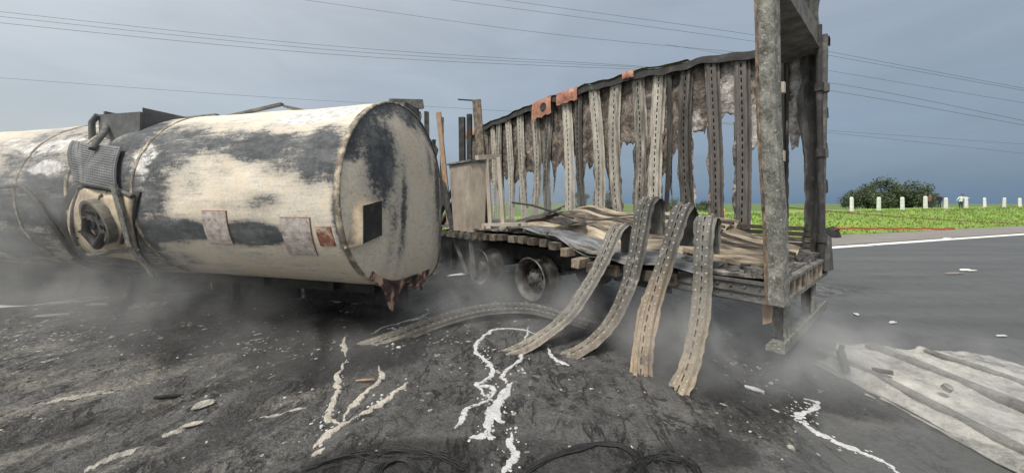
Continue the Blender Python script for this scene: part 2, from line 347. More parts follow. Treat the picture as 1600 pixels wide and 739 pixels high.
def road_mat():
    b = NB('burnt_asphalt'); burn = b.attr('burn'); ash = b.attr('ash'); soot = b.attr('soot')  # soot here holds burn residue plus shade painted under the vehicles
    n = b.noise(1.1, 9, .68); fine = b.noise(38, 6, .75); mid = b.noise(7, 8, .72); grit = b.noise(90, 3, .8)
    lay = b.noise(1.2, 10, .74, (2.8, .95, 1), (0, 0, R_(30)), .25)       # crust laid down in streaks
    strk = b.noise(1.0, 6, .6, (.16, 1.3, 1), (0, 0, R_(-20)))
    asph = b.ramp(b.math('ADD', b.math('MULTIPLY', strk, .55), b.math('MULTIPLY', fine, .45)), [(.3, (.058, .060, .060)), (.5, (.090, .092, .091)), (.7, (.135, .136, .134))])
    f = b.math('ADD', b.math('ADD', b.math('MULTIPLY', n, .15), b.math('MULTIPLY', mid, .24)), b.math('ADD', b.math('MULTIPLY', lay, .27), b.math('ADD', b.math('MULTIPLY', fine, .22), b.math('MULTIPLY', grit, .12))))
    crust = b.ramp(f, [(.385, (.008, .008, .009)), (.435, (.040, .040, .041)), (.48, (.115, .114, .114)), (.54, (.200, .197, .192)), (.63, (.36, .35, .33))])
    sp = b.step(b.math('ADD', b.math('ADD', b.math('MULTIPLY', fine, .55), b.math('MULTIPLY', grit, .45)), b.math('MULTIPLY', ash, .14)), .545, .63)
    crust = b.mix(b.math('MULTIPLY', sp, .7), crust, (.32, .305, .28))
    crk = b.math('ABSOLUTE', b.math('SUBTRACT', b.noise(1.5, 9, .66, (2.2, 1.0, 1), (0, 0, R_(30)), .5), .5))
    ck = b.math('MULTIPLY', b.math('SUBTRACT', 1.0, b.step(crk, .003, .024)), b.step(b.noise(1.7, 5, .6), .40, .56))
    crust = b.mix(b.math('MULTIPLY', ck, .75), crust, (.008, .008, .0085))
    pn = b.math('ADD', b.math('MULTIPLY', b.noise(9, 10, .82), .55), b.math('MULTIPLY', b.noise(2.4, 9, .75, (4.5, .9, 1), (0, 0, R_(30)), .5), .45))
    pa = b.step(b.math('ADD', ash, b.math('MULTIPLY_ADD', pn, 3.0, -1.5)), .26, .50)
    pale = b.ramp(b.noise(24, 8, .75), [(.34, (.09, .085, .08)), (.5, (.29, .275, .25)), (.68, (.52, .50, .46))])
    crust = b.mix(b.math('MULTIPLY', pa, .85), crust, pale)
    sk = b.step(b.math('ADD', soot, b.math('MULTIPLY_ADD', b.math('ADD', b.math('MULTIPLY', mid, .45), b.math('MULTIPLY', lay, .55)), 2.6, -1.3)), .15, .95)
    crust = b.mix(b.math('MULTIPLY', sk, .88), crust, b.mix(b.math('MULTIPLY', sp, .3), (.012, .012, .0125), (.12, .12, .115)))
    c = b.mix(b.step(b.math('ADD', burn, b.math('MULTIPLY_ADD', mid, .8, -.4)), .3, .7), asph, crust)
    h = b.math('ADD', b.math('ADD', b.math('MULTIPLY', mid, 1.4), b.math('MULTIPLY', lay, .6)), b.math('MULTIPLY', fine, 1.2)); h = b.math('SUBTRACT', h, b.math('MULTIPLY', ck, .5))
    h = b.math('MULTIPLY', h, b.math('MULTIPLY_ADD', burn, .85, .15))
    return b.done(c, b.math('MULTIPLY_ADD', n, .35, .40), 0, h, 1.0, .05)
M_ROAD = road_mat()
M_SHOULD = mottled('dusty_shoulder', [(.3, (.15, .14, .128)), (.6, (.235, .222, .205)), (.8, (.30, .285, .262))], 1.5, (.3, 1.5, 1), .9)
M_EARTH = mottled('far_field', [(.35, (.06, .10, .025)), (.6, (.13, .19, .045))], .05)
M_SKIN = NB('skin').done((.38, .22, .16), .6); M_DKCL = NB('black_jacket').done((.016, .017, .02), .8)
M_WHCL = NB('white_shirt').done((.74, .75, .78), .8); M_BRCL = NB('brown_vest').done((.16, .10, .085), .8)
M_TROU = NB('dark_trousers').done((.03, .035, .05), .8); M_HAIR = NB('dark_hair').done((.025, .02, .018), .7)

# ------------------------------------------------------------------ ground, road, embankment
RD = Vector((.940, .341, 0)); RN = Vector((-.341, .940, 0))         # along and across the carriageway
def emb(q, s=0.0):
    return (np.clip(.92 + .0075 * (s - 35), .6, 1.2)) * sstep(11.2, 17.2, q) - 2.2 * sstep(20, 60, q)
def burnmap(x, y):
    return np.maximum(burn0(x, y), sstep(.1, .6, soot_shade_map(x, y)))
def burn0(x, y):
    n = fbm(x * .9, y * .9, 3.1)
    b = sstep(-.5, .7, .86 * y + .15 - x + (n - .5) * 2.2)
    return b * (1 - sstep(7.5, 10.5, y + (n - .5) * 2)) * (1 - sstep(9, 13, -x))
eu, ev = (.50, .866), (.866, -.50)
def bumps(x, y):
    # crusted, layered burn residue; raised ridges to the left
    u = x * eu[0] + y * eu[1]; v = x * ev[0] + y * ev[1]
    r = fbm(u * .7, v * 3.2, 1.7, 5); r2 = fbm(x * 5, y * 5, 9.2, 3)
    lay = np.abs(fbm(u * .5 + 7, v * 1.9, 4.4, 4) - .5) * 2                # terrace-like ridges
    leftness = sstep(.6, -2.2, x)
    h = (r - .5) * (.06 + .10 * leftness) + (r2 - .5) * .030 + (.05 - np.minimum(lay, .35) * .16) * leftness * .8
    rid = 1 - np.abs(fbm(u * 1.1 + 3, v * 2.6 + 1, 12.5, 4) - .5) * 2
    h = h + .055 * (np.clip(rid, .80, 1) - .80) / .20 * leftness * fbm(x * 1.2, y * 1.2, 4.4)
    return h * burnmap(x, y)
ASHLINES = [([(60, 636), (200, 600), (300, 563), (440, 540)], .16, .62), ([(0, 600), (120, 585)], .15, .35), ([(100, 545), (260, 530), (350, 515)], .14, .32),
            ([(50, 488), (210, 486), (300, 470)], .24, .40), ([(0, 655), (60, 640)], .14, .35), ([(590, 518), (680, 492)], .10, .35),
            ([(1090, 540), (1180, 585), (1215, 640)], .13, .30), ([(690, 470), (780, 478)], .3, .22), ([(400, 640), (560, 590)], .09, .30), ([(0, 720), (160, 690)], .05, .2), ([(1110, 640), (1240, 690)], .28, .42), ([(1090, 560), (1200, 580)], .2, .4),
            ([(160, 735), (240, 700)], .05, .45)]
def soot_shade_map(x, y):
    """heaviest burn residue and tyre wire patches; under tank and trailer it also paints their shade"""
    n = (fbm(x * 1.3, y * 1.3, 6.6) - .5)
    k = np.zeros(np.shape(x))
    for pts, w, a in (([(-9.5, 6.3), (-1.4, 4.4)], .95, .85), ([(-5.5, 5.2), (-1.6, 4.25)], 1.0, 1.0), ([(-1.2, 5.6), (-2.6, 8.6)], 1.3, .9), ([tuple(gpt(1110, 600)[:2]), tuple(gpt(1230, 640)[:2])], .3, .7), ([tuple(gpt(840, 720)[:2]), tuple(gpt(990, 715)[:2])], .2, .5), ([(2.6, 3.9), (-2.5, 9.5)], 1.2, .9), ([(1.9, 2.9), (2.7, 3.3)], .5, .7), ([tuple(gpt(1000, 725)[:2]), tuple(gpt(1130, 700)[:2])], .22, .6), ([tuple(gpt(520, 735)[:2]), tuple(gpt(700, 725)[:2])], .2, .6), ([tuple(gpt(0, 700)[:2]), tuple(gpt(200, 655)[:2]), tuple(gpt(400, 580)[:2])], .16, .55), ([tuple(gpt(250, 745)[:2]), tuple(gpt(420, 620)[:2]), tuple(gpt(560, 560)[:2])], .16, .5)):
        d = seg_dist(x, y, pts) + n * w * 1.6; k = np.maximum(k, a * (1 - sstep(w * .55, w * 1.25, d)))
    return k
ASHL = [([tuple(gpt(*p)[:2]) for p in pts], w, k) for pts, w, k in ASHLINES]
def ashmap(x, y):
    a = np.zeros(np.shape(x))
    for pts, w, k in ASHL:
        d = seg_dist(x, y, pts); a = np.maximum(a, k * np.exp(-(d / w) ** 2))
    u = x * eu[0] + y * eu[1]; v = x * ev[0] + y * ev[1]
    a = a + .30 * sstep(-.3, -2.6, x) * sstep(.42, .68, fbm(u * .8, v * 3.0, 8.8)) + .12 * sstep(0, -3, x)
    return a
def gh(x, y): return float(bumps(np.array([x]), np.array([y]))[0])
xs = np.unique(np.concatenate([np.linspace(-400, -30, 6), np.linspace(-30, -8, 12), np.arange(-8, 6.2, .042), np.linspace(6.2, 30, 20), np.linspace(30, 500, 8)]))
ys = np.unique(np.concatenate([np.linspace(-60, -4, 6), np.linspace(-4, 1.3, 10), np.arange(1.3, 5.6, .038), np.arange(5.6, 9, .07), np.linspace(9, 14, 14), np.linspace(14, 30, 8)]))
GX, GY = np.meshgrid(xs, ys, indexing='ij')
GZ = bumps(GX, GY)
q = GX * RN.x + GY * RN.y
GZ = GZ - .3 * sstep(12.5, 16, q)                                    # the carriageway sheet dives under the bank
g = MB().grid(np.stack([GX, GY, GZ], -1))
road = g.build('road', M_ROAD, kind='structure')
setattr_f(road, 'burn', burnmap(GX, GY).ravel()); setattr_f(road, 'ash', ashmap(GX, GY).ravel()); setattr_f(road, 'soot', soot_shade_map(GX, GY).ravel())
g = MB().grid(np.array([[[-3000, -3000, -.5], [-3000, 4000, -.5]], [[3000, -3000, -.5], [3000, 4000, -.5]]], float))
g.build('ground', M_EARTH, kind='structure')
def strip(q0, q1, s0, s1, z, name, mat, ns_=40, nq=2, rag=0.0):
    P = np.zeros((ns_ + 1, nq + 1, 3))
    for i, s in enumerate(np.linspace(s0, s1, ns_ + 1)):
        for j in range(nq + 1):
            qq = q0 + (q1 - q0) * j / nq + (random.uniform(-rag, rag) if rag and j in (0, nq) else 0)
            p = RD * s + RN * qq; P[i, j] = (p.x, p.y, z)
    return MB().grid(P).build(name, mat, kind='structure')
strip(8.75, 11.9, -60, 300, .006, 'road_shoulder', M_SHOULD, 60, 2, .03)
def marking(s0, s1): strip(8.1, 8.5, s0, s1, .011, 'road_marking', M_LINE, 30, 2, .012)
marking(9.5, 18.55); marking(18.72, 150); marking(-60, 2)
# embankment
ss = np.unique(np.concatenate([np.linspace(-400, -40, 8), np.linspace(-40, 90, 180), np.linspace(90, 600, 12)]))
qs = np.unique(np.concatenate([np.linspace(11.4, 22, 40), np.linspace(22, 60, 10), np.linspace(60, 900, 8)]))
SS, QQ = np.meshgrid(ss, qs, indexing='ij')
EX, EY = SS * RD.x + QQ * RN.x, SS * RD.y + QQ * RN.y
def embz(s, q): return emb(q, s) + (fbm(s * .5, q * .5, 2.2) - .5) * .35 * sstep(11.4, 14, q) + .012
EZ = embz(SS, QQ)
MB().grid(np.stack([EX, EY, EZ], -1)).build('grass_embankment', M_TURF, kind='structure')
# tufts
n = 26000
s_ = rng.uniform(-16, 75, n); q_ = 11.4 + 7.2 * rng.uniform(0, 1, n) ** .9
z_ = embz(s_, q_); hh = rng.uniform(.05, .20, n) * (.5 + fbm(s_ * .4, q_ * .6, 5.5)) * (.55 + .45 * sstep(11.4, 13, q_))
wx, wy = s_ * RD.x + q_ * RN.x, s_ * RD.y + q_ * RN.y
an = rng.uniform(0, math.pi, n); lx, ly = rng.normal(0, .09, n), rng.normal(0, .09, n); bw = rng.uniform(.02, .07, n)
V = np.zeros((n, 3, 3)); V[:, 0] = np.stack([wx - np.cos(an) * bw, wy - np.sin(an) * bw, z_ - .03], -1); V[:, 1] = np.stack([wx + np.cos(an) * bw, wy + np.sin(an) * bw, z_ - .03], -1)
V[:, 2] = np.stack([wx + lx, wy + ly, z_ + hh], -1)
MB().add(V.reshape(-1, 3).tolist(), np.arange(3 * n).reshape(-1, 3).tolist()).build('tall_grass', M_GRASSB, kind='stuff')

# ------------------------------------------------------------------ trees beyond the bank
def tree(base, h, w, label, group, seed, nl=1500, trunk=.25):
    rr = random.Random(seed)
    t = empty('round_tree', base, rr.uniform(0, 6), label, 'tree', group)
    m = MB(); top = Vector((rr.uniform(-.1, .1) * w, 0, h * .6))
    m.tube([(0, 0, -.2), (0, .02 * w, h * .25), top], [h * .035, h * .026, h * .012], 7)
    cl = []
    for k in range(18):
        a = rr.uniform(0, 6.28); rad = rr.uniform(.12, .44) * w; zz = h * rr.uniform(.20, .86) * (1 - .28 * (rad / (.4 * w)) ** 2)
        p = Vector((math.cos(a) * rad, math.sin(a) * rad, zz)); cl.append((p, rr.uniform(.13, .22) * w))
        m.tube([(0, .02 * w, h * rr.uniform(.2, .4)), p * .6 + Vector((0, 0, h * .08)), p], [h * .013, h * .008, h * .003], 5)
    cl.append((Vector((0, 0, h * .82)), .2 * w)); cl.append((Vector((.05 * w, 0, h * .5)), .26 * w))
    m.build('trunk', M_TRUNK, t)
    c = MB(); vs, fs = [], []
    for k in range(nl):
        p, r = cl[k % len(cl)]
        d = Vector((rr.gauss(0, 1), rr.gauss(0, 1), rr.gauss(0, .8))).normalized() * r * (rr.uniform(.25, 1.08))
        o = p + d; s = max(.055, w * .018) * rr.uniform(.7, 1.6)
        a = Vector((rr.gauss(0, 1), rr.gauss(0, 1), rr.gauss(0, 1))).normalized(); b = a.cross(Vector((rr.gauss(0, 1), rr.gauss(0, 1), rr.gauss(0, 1)))).normalized()
        i = len(vs); vs += [o - a * s, o - b * s * .6, o + a * s, o + b * s * .6]; fs.append((i, i + 1, i + 2, i + 3))
    c.add(vs, fs).build('crown', M_LEAF, t)
BZ = .4
G = 'trees beyond the grass bank'
for k, (x, ytop, d, wpx, lab) in enumerate([
        (1357, 289, 62, 58, 'bushy dark green tree at the left end of the clump behind the white posts'),
        (1387, 277, 64, 66, 'tallest dark green tree in the middle of the clump behind the white posts'),
        (1426, 283, 63, 56, 'rounded dark green tree at the right of the clump, beside the people'),
        (1449, 298, 66, 34, 'low dark green tree at the right edge of the clump, behind the brown-clad person'),
        (1322, 314, 90, 16, 'tiny distant bush left of the first white post'),
        (908, 289, 40, 26, 'green tree seen through the burnt wall posts above the middle of the pile'),
        (950, 297, 42, 38, 'green tree seen between slotted posts right of the twisted sheet pile'),
        (1055, 312, 52, 40, 'low green shrubbery seen between posts behind the black bent strip'),
        (1102, 314, 54, 30, 'low green shrubbery seen between posts beside the yellow bollard')]):
    b = px(x, 318, d); b.z = BZ
    tree(b, CH - (ytop - HY) / FPX * d - BZ, wpx / FPX * d * 1.0, lab, G, 100 + k, 7000 if wpx > 40 else 3200)

# white posts along the crest
G = 'white marker posts along the grass bank'
first = None
WP = [(1331, 308, 28), (1373, 308, 29.5), (1410, 308, 31), (1446, 306.5, 32.5), (1478, 309, 34.3), (1510, 308, 36), (1539, 309, 37.6), (1569, 309, 39), (1594, 309.5, 40)]
WL = ['white marker post at the left end of the row, nearest the burnt trailer', 'white marker post second from the left, before the dark trees', 'white marker post in front of the tallest tree of the clump',
      'white marker post just left of the brown-clad person', 'white marker post just right of the black-jacketed person', 'white marker post the white-shirted person leans on',
      'white marker post first to the right of the white-shirted person', 'white marker post second from the right end of the row', 'white marker post at the right end of the row']
for k, (x, yt, d) in enumerate(WP):
    p = px(x, yt, d); zt = p.z; zb = zt - 1.15
    if first is None:
        m = MB(); w = .125
        m.hexa([(-w, -.09, 0), (w, -.09, 0), (w, .09, 0), (-w, .09, 0), (-w * .9, -.08, 1.08), (w * .9, -.08, 1.08), (w * .9, .08, 1.08), (-w * .9, .08, 1.08)])
        m.hexa([(-w * .9, -.08, 1.08), (w * .9, -.08, 1.08), (w * .9, .08, 1.08), (-w * .9, .08, 1.08), (-w * .55, -.05, 1.15), (w * .55, -.05, 1.15), (w * .55, .05, 1.15), (-w * .55, .05, 1.15)])
        o = first = m.build('marker_post', M_WHITE)
    else:
        o = first.copy(); COL.objects.link(o)
    o.location = (p.x, p.y, zb); o.rotation_euler = (R_(random.uniform(-2, 2)), R_(random.uniform(-2, 2)), R_(18 + random.uniform(-8, 8)))
    tag(o, WL[k], 'marker post', G)

# ------------------------------------------------------------------ people on the bank
def person(base, hgt, rz, joints, mats, bands, label, cap=None):
    """joints: list of (name, parent index, position, radius) for a 1.75 m figure; bands: material per height and side"""
    t = empty('person', base, rz, label, 'person', 'people on the grass bank'); k = hgt / 1.75
    me = bpy.data.meshes.new('tmp'); me.from_pydata([Vector(j[2]) * k for j in joints], [(j[1], i) for i, j in enumerate(joints) if j[1] >= 0], [])
    o = bpy.data.objects.new('tmp', me); COL.objects.link(o)
    sk = o.modifiers.new('s', 'SKIN'); sk.use_smooth_shade = True
    for i, j in enumerate(joints): me.skin_vertices[0].data[i].radius = (j[3][0] * k, j[3][1] * k)
    me.skin_vertices[0].data[0].use_root = True
    su = o.modifiers.new('u', 'SUBSURF'); su.levels = 1; su.render_levels = 1
    dg = bpy.context.evaluated_depsgraph_get(); em = bpy.data.meshes.new_from_object(o.evaluated_get(dg))
    bpy.data.objects.remove(o); em.name = 'body'
    for m in mats: em.materials.append(m)
    for f in em.polygons: f.material_index = bands(f.center / k)
    b = bpy.data.objects.new('body', em); COL.objects.link(b); b.parent = t
    hp = Vector(next(j for j in joints if j[0] == 'head')[2]) * k
    h = MB(); rings = []
    for a in range(5):
        e = a / 4 * 1.45; rings.append([hp + Vector((math.cos(c / 10 * 6.283) * .098 * math.cos(e), math.sin(c / 10 * 6.283) * .112 * math.cos(e) + .012, .035 + .10 * math.sin(e))) * k for c in range(11)])
    h.grid(np.array([[tuple(v) for v in r] for r in rings])); 
    if cap: h.box(hp + Vector((-.06, -.20, .045)) * k, hp + Vector((.06, -.08, .06)) * k)
    h.build('cap' if cap else 'hair', M_HAIR, t)
def standing(armL, armR, lean=0.0, spread=.10):
    j = [('pelvis', -1, (0, 0, .95), (.15, .11)), ('belly', 0, (0, -.02 * lean * 5, 1.12), (.14, .105)), ('chest', 1, (0, -.25 * lean, 1.33), (.165, .115)),
         ('neck', 2, (0, -.40 * lean, 1.50), (.055, .055)), ('chin', 3, (0, -.45 * lean - .02, 1.575), (.068, .08)), ('head', 4, (0, -.48 * lean - .01, 1.66), (.085, .10))]
    for sx, arm in ((-1, armL), (1, armR)):
        i = len(j)
        j += [('shoulder', 2, (sx * .19, -.28 * lean, 1.42), (.062, .062)), ('elbow', i, arm[0], (.045, .045)), ('wrist', i + 1, arm[1], (.033, .033)), ('hand', i + 2, arm[2], (.04, .025))]
        i = len(j)
        j += [('hip', 0, (sx * .10, 0, .88), (.10, .10)), ('knee', i, (sx * spread * 1.05, -.02, .48), (.06, .06)), ('ankle', i + 1, (sx * spread * 1.15, 0, .09), (.042, .042)), ('toe', i + 2, (sx * spread * 1.3, -.16, .04), (.045, .03))]
    return j
armdn = lambda sx: [(sx * .27, .02, 1.15), (sx * .27, -.08, .92), (sx * .26, -.11, .82)]
armfd = lambda sx: [(sx * .28, .04, 1.17), (sx * .10, -.20, 1.12), (sx * .02, -.22, 1.12)]
def bands_dark(c): return 2 if c.z > 1.53 else (2 if abs(c.x) > .21 and c.z < .90 else (0 if c.z > .92 else 1))
p = px(1453, 320, 42.5); p.z = 1.12
person(p, 1.78, R_(5), standing(armdn(-1), armfd(1)), [M_BRCL, M_TROU, M_SKIN], bands_dark, 'person in brown standing at the right edge of the dark trees')
p = px(1467.5, 320, 42); p.z = 1.10
person(p, 1.72, R_(-10), standing(armdn(-1), armdn(1)), [M_DKCL, M_TROU, M_SKIN], bands_dark, 'person in black jacket standing beside a white post with arms down')
p = px(1501, 320, 38.5); p.z = 1.0
def bands_white(c): return 2 if c.z > 1.53 or (abs(c.x) > .52) else (0 if c.z > .95 else 1)
person(p, 1.72, R_(-12), standing([(-.33, -.05, 1.20), (-.36, .02, 1.02), (-.30, .06, .95)], [(.38, -.12, 1.36), (.58, -.30, 1.30), (.66, -.34, 1.29)], .35), [M_WHCL, M_TROU, M_SKIN], bands_white,
       'person in white shirt and dark cap leaning one arm on a white post', True)

# ------------------------------------------------------------------ roadside bits behind the trailer
m = MB(); p = px(1301, 370, 17.3); b0 = Vector((p.x, p.y, 0.01))
P = np.zeros((9, 17, 3))
for i, e in enumerate(np.linspace(0, 1, 9)):
    for j, a in enumerate(np.linspace(0, 2 * math.pi, 17)):
        r = .30 * (1 - e ** 2.4) ** .6 * (1 + .10 * math.sin(3 * a + 1) + .3 * (1 - e) * max(0, math.cos(a)) ** 4) + .001
        P[i, j] = (math.cos(a) * r, math.sin(a) * r * .8, .56 * e + .01 * math.sin(7 * a))
m.grid(P); o = m.build('black_sack', M_BLACK, None, 'slumped black sack on the shoulder beside the trailer corner', 'sack'); o.location = b0
m = MB(); m.tube([(-.16, -.2, .34), (0, -.26, .47), (.16, -.2, .36)], .03, 6); m.build('red_flap', M_REDD, o)
M_TAPE2 = NB('brown_weathered_tape').done((.22, .10, .05), .7)
def ribbon(pts, h, name, lab):
    m = MB(); P = []
    for i, p in enumerate(pts):
        tw = .35 * math.sin(i * 1.7); P.append([(p.x, p.y + h * tw, p.z - h / 2), (p.x, p.y - h * tw, p.z + h / 2)])
    m.grid(np.array(P), thick=.004, nrm=(0, 1, 0)); return m.build(name, M_TAPE if h > .1 else M_TAPE2, None, lab, 'barrier tape')
def lerp_pts(a, b, n, sag=0.0):
    return [a.lerp(b, i / n) + Vector((0, 0, -sag * math.sin(math.pi * i / n))) for i in range(n + 1)]
ribbon(lerp_pts(px(1226, 324, 17.6), px(1600, 350, 26.5), 26, .10), .05, 'barrier_tape', 'thin reddish barrier tape running higher across the grass bank')
ribbon(lerp_pts(px(1292, 356.5, 18.2), px(1492, 357.5, 22.4), 20, .0), .11, 'barrier_tape', 'broad orange-red barrier tape running low along the shoulder')
m = MB(); p = px(1129, 352, 13.0)
m.tube([(0, 0, -.15), (0, 0, .8)], .085, 14); m.tube([(0, 0, .8), (0, 0, .84), (0, 0, .87)], [.085, .06, .02], 14); m.tube([(0, 0, .62), (0, 0, .70)], .088, 14, 1)
o = m.build('bollard', [M_YEL, M_CONC], None, 'yellow bollard behind the burnt trailer wall, seen between posts', 'bollard'); o.location = (p.x, p.y, CH - (325 - HY) / FPX * 13 - .87)
for x0, x1, yt, lab in ((1131, 1146, 342, 'pale concrete barrier end beside the yellow bollard, seen between wall posts'), (1162, 1180, 345, 'pale concrete barrier end seen just left of the tall galvanised post')):
    d = 12.0; w = (x1 - x0) / FPX * d
    m = MB(); a = px((x0 + x1) / 2, 340, d)
    prof = [(-w * .62, 0), (-w * .55, .25), (-w * .22, .55), (-w * .16, .95), (w * .16, .95), (w * .22, .55), (w * .55, .25), (w * .62, 0)]
    n = len(prof); vs = [(x, y, z) for y in (0, 1.6) for x, z in prof]
    m.add(vs, [tuple(range(n))[::-1][::-1], tuple(range(n, 2 * n))[::-1]] + [(i, (i + 1) % n, n + (i + 1) % n, n + i) for i in range(n)])
    o = m.build('concrete_barrier', M_CONC, None, lab, 'barrier', 'concrete barriers behind the trailer'); o.location = (a.x, a.y, CH - (yt - HY) / FPX * d - .95); o.rotation_euler = (0, 0, R_(-20))

# ------------------------------------------------------------------ power lines
WIRES = [([(-200, -3), (480, 69), (1000, 104)], 44, .022, 'upper cable of the bundle of three sagging from the upper left'),
         ([(-200, 5), (500, 77), (1020, 107)], 44, .022, 'middle cable of the bundle of three sagging from the upper left'),
         ([(-200, 16), (500, 84), (1040, 111)], 44, .024, 'lowest cable of the bundle of three sagging from the upper left'),
         ([(200, -40), (800, 46), (1170, 84)], 46, .022, 'cable crossing the top middle of the sky, lowest of the top three'),
         ([(300, -52), (700, 0), (1170, 64), (1290, 86), (1800, 178)], 46, .022, 'cable crossing the top of the sky, middle of the top three'),
         ([(500, -45), (785, 0), (1170, 54), (1290, 80), (1800, 176)], 46, .022, 'cable crossing the top of the sky, highest of the top three'),
         ([(-200, 108), (0, 122), (400, 151), (760, 172), (1290, 204), (1800, 240)], 60, .024, 'faint lone cable low in the sky above the tank'),
         ([(1040, 70), (1290, 110), (1600, 161), (1800, 190)], 52, .022, 'cable to the right of the trailer corner, second pair'),
         ([(1000, 104), (1290, 129), (1600, 189), (1800, 232)], 44, .024, 'upper cable of the near pair right of the trailer corner'),
         ([(1040, 111), (1290, 141), (1600, 196), (1800, 236)], 44, .024, 'lower cable of the near pair right of the trailer corner'),
         ([(1000, 180), (1290, 207), (1600, 240), (1800, 262)], 60, .024, 'lowest cable in the sky right of the trailer corner')]
def catmull(P, per=8):
    P = [Vector(p) for p in P]; P = [P[0] * 2 - P[1]] + P + [P[-1] * 2 - P[-2]]; r = []
    for i in range(1, len(P) - 2):
        a, b, c, d = P[i - 1:i + 3]
        for k in range(per):
            t = k / per; r.append(.5 * ((2 * b) + (c - a) * t + (2 * a - 5 * b + 4 * c - d) * t * t + (3 * b - a - 3 * c + d) * t ** 3))
    return r + [P[-2]]
for pts, d, r, lab in WIRES:
    MB().tube([px(q.x, q.y, d) for q in catmull([(x, y, 0) for x, y in pts], 10)], r, 6, cap=False).build('power_line', M_CABLE, None, lab, 'power line', 'power lines across the sky')

# ------------------------------------------------------------------ tank trailer
TR = 1.15; TZ = 1.82
TP = Vector((-1.439, 4.532, 0)); TA = math.atan2(-.234, .972)
tank = empty('tank_trailer', TP, TA, 'burnt cream tank trailer with sooty barrel and scorched flat end', 'tank trailer')
TM = Matrix.Translation(TP) @ Matrix.Rotation(TA, 4, 'Z'); TI = TM.inverted()
CL = TI @ Vector((0, 0, CH))
def tl(x, y):
    """tank-local hit (x along, angle above the near side line) of the sight line through a photo pixel"""
    d = (TI.to_3x3() @ (px(x, y, 1) - Vector((0, 0, CH))))
    a = d.y ** 2 + d.z ** 2; oy, oz = CL.y, CL.z - TZ; b = oy * d.y + oz * d.z; c = oy * oy + oz * oz - TR * TR
    D = b * b - a * c
    t = (-b - math.sqrt(D)) / a if D > 0 else -b / a
    h = CL + d * t; return h.x, math.atan2(h.z - TZ, -h.y)
def tsec(psi, r=TR):
    """cross-section point for angle psi measured from the near side, up positive"""
    c, s = math.cos(psi), math.sin(psi); e = 2.0
    if s < 0: e = 4.6 if c < 0 else 2.15
    y = -math.copysign(abs(c) ** (2 / e), c) * r; z = math.copysign(abs(s) ** (2 / e), s) * r
    if z < 0 and y > 0: z -= .14 * y * (-z / r)
    return y, z + TZ
LT = 13.0
def tdent(x, psi):
    d = (fbm(x * 1.1 + 3, psi * 1.3, 4) - .5) * .05
    for (cx, cp, rx, rp, am) in ((-1.9, .05, .35, .16, .03), (-4.5, -.2, .9, .6, .05), (-3.9, .35, .18, .6, .07), (-1.0, .9, .6, .2, .02)):
        d = d - am * np.exp(-((x - cx) / rx) ** 2 - ((psi - cp) / rp) ** 2)
    return d
nx, npn = 240, 144
X = np.concatenate([np.linspace(-LT, -6.2, 50), np.linspace(-6.2, 0, nx - 50)]); PS = np.linspace(-math.pi, math.pi, npn + 1)
P = np.zeros((nx, npn + 1, 3))
cs = np.array([tsec(p) for p in PS])
for i, x in enumerate(X):
    dd = tdent(x, PS) * min(1, -x / .4); dd[-1] = dd[0]
    P[i, :, 0] = x; P[i, :, 1] = cs[:, 0] * (1 + dd); P[i, :, 2] = TZ + (cs[:, 1] - TZ) * (1 + dd)
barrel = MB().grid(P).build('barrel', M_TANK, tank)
# soot and ash blotches in metres over the shell, located at the stains seen on the barrel
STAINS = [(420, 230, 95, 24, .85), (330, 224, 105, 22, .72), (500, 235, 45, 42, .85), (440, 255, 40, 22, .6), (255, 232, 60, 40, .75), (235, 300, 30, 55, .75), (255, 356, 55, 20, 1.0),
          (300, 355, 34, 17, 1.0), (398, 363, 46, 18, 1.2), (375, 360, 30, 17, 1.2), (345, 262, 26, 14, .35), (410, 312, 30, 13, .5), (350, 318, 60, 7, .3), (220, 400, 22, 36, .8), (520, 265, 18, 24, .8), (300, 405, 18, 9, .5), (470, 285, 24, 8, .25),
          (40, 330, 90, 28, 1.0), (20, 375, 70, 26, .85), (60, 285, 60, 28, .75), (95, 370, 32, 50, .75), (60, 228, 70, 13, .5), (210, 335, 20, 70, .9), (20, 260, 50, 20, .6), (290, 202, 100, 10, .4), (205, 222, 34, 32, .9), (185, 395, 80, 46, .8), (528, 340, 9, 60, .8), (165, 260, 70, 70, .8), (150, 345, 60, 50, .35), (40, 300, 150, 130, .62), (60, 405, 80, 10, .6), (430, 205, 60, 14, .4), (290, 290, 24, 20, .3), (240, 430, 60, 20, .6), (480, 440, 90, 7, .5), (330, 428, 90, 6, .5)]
ASHES = [(500, 177, 60, 9, .95), (80, 228, 70, 14, .6), (70, 262, 34, 14, .7), (225, 250, 24, 36, .55), (20, 225, 40, 14, .5), (455, 175, 30, 6, .4), (536, 240, 10, 30, .3)]
def blot(lst, X_, PS_):
    a = np.zeros((len(X_), len(PS_)))
    XX, PP = np.meshgrid(X_, PS_, indexing='ij')
    for (cx, cy, rx, ry, k) in lst:
        x0, p0 = tl(cx, cy); x1, p1 = tl(cx - rx, cy); x2, p2 = tl(cx + rx, cy); x3, p3 = tl(cx, cy - ry); x4, p4 = tl(cx, cy + ry)
        sx = max(.05, abs(x2 - x1) / 2); sp = max(.04, abs(p3 - p4) / 2)
        e = ((XX - x0) / sx) ** 2 + ((PP - p0) / sp) ** 2
        a = np.maximum(a, k * np.exp(-.7 * e ** 1.6))
    return a
sa = blot(STAINS, X, PS)
XX, PP = np.meshgrid(X, PS, indexing='ij')
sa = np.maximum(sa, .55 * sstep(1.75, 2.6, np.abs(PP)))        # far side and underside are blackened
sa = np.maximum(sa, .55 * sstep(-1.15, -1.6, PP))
setattr_f(barrel, 'soot', sa.ravel()); setattr_f(barrel, 'ash', blot(ASHES, X, PS).ravel())
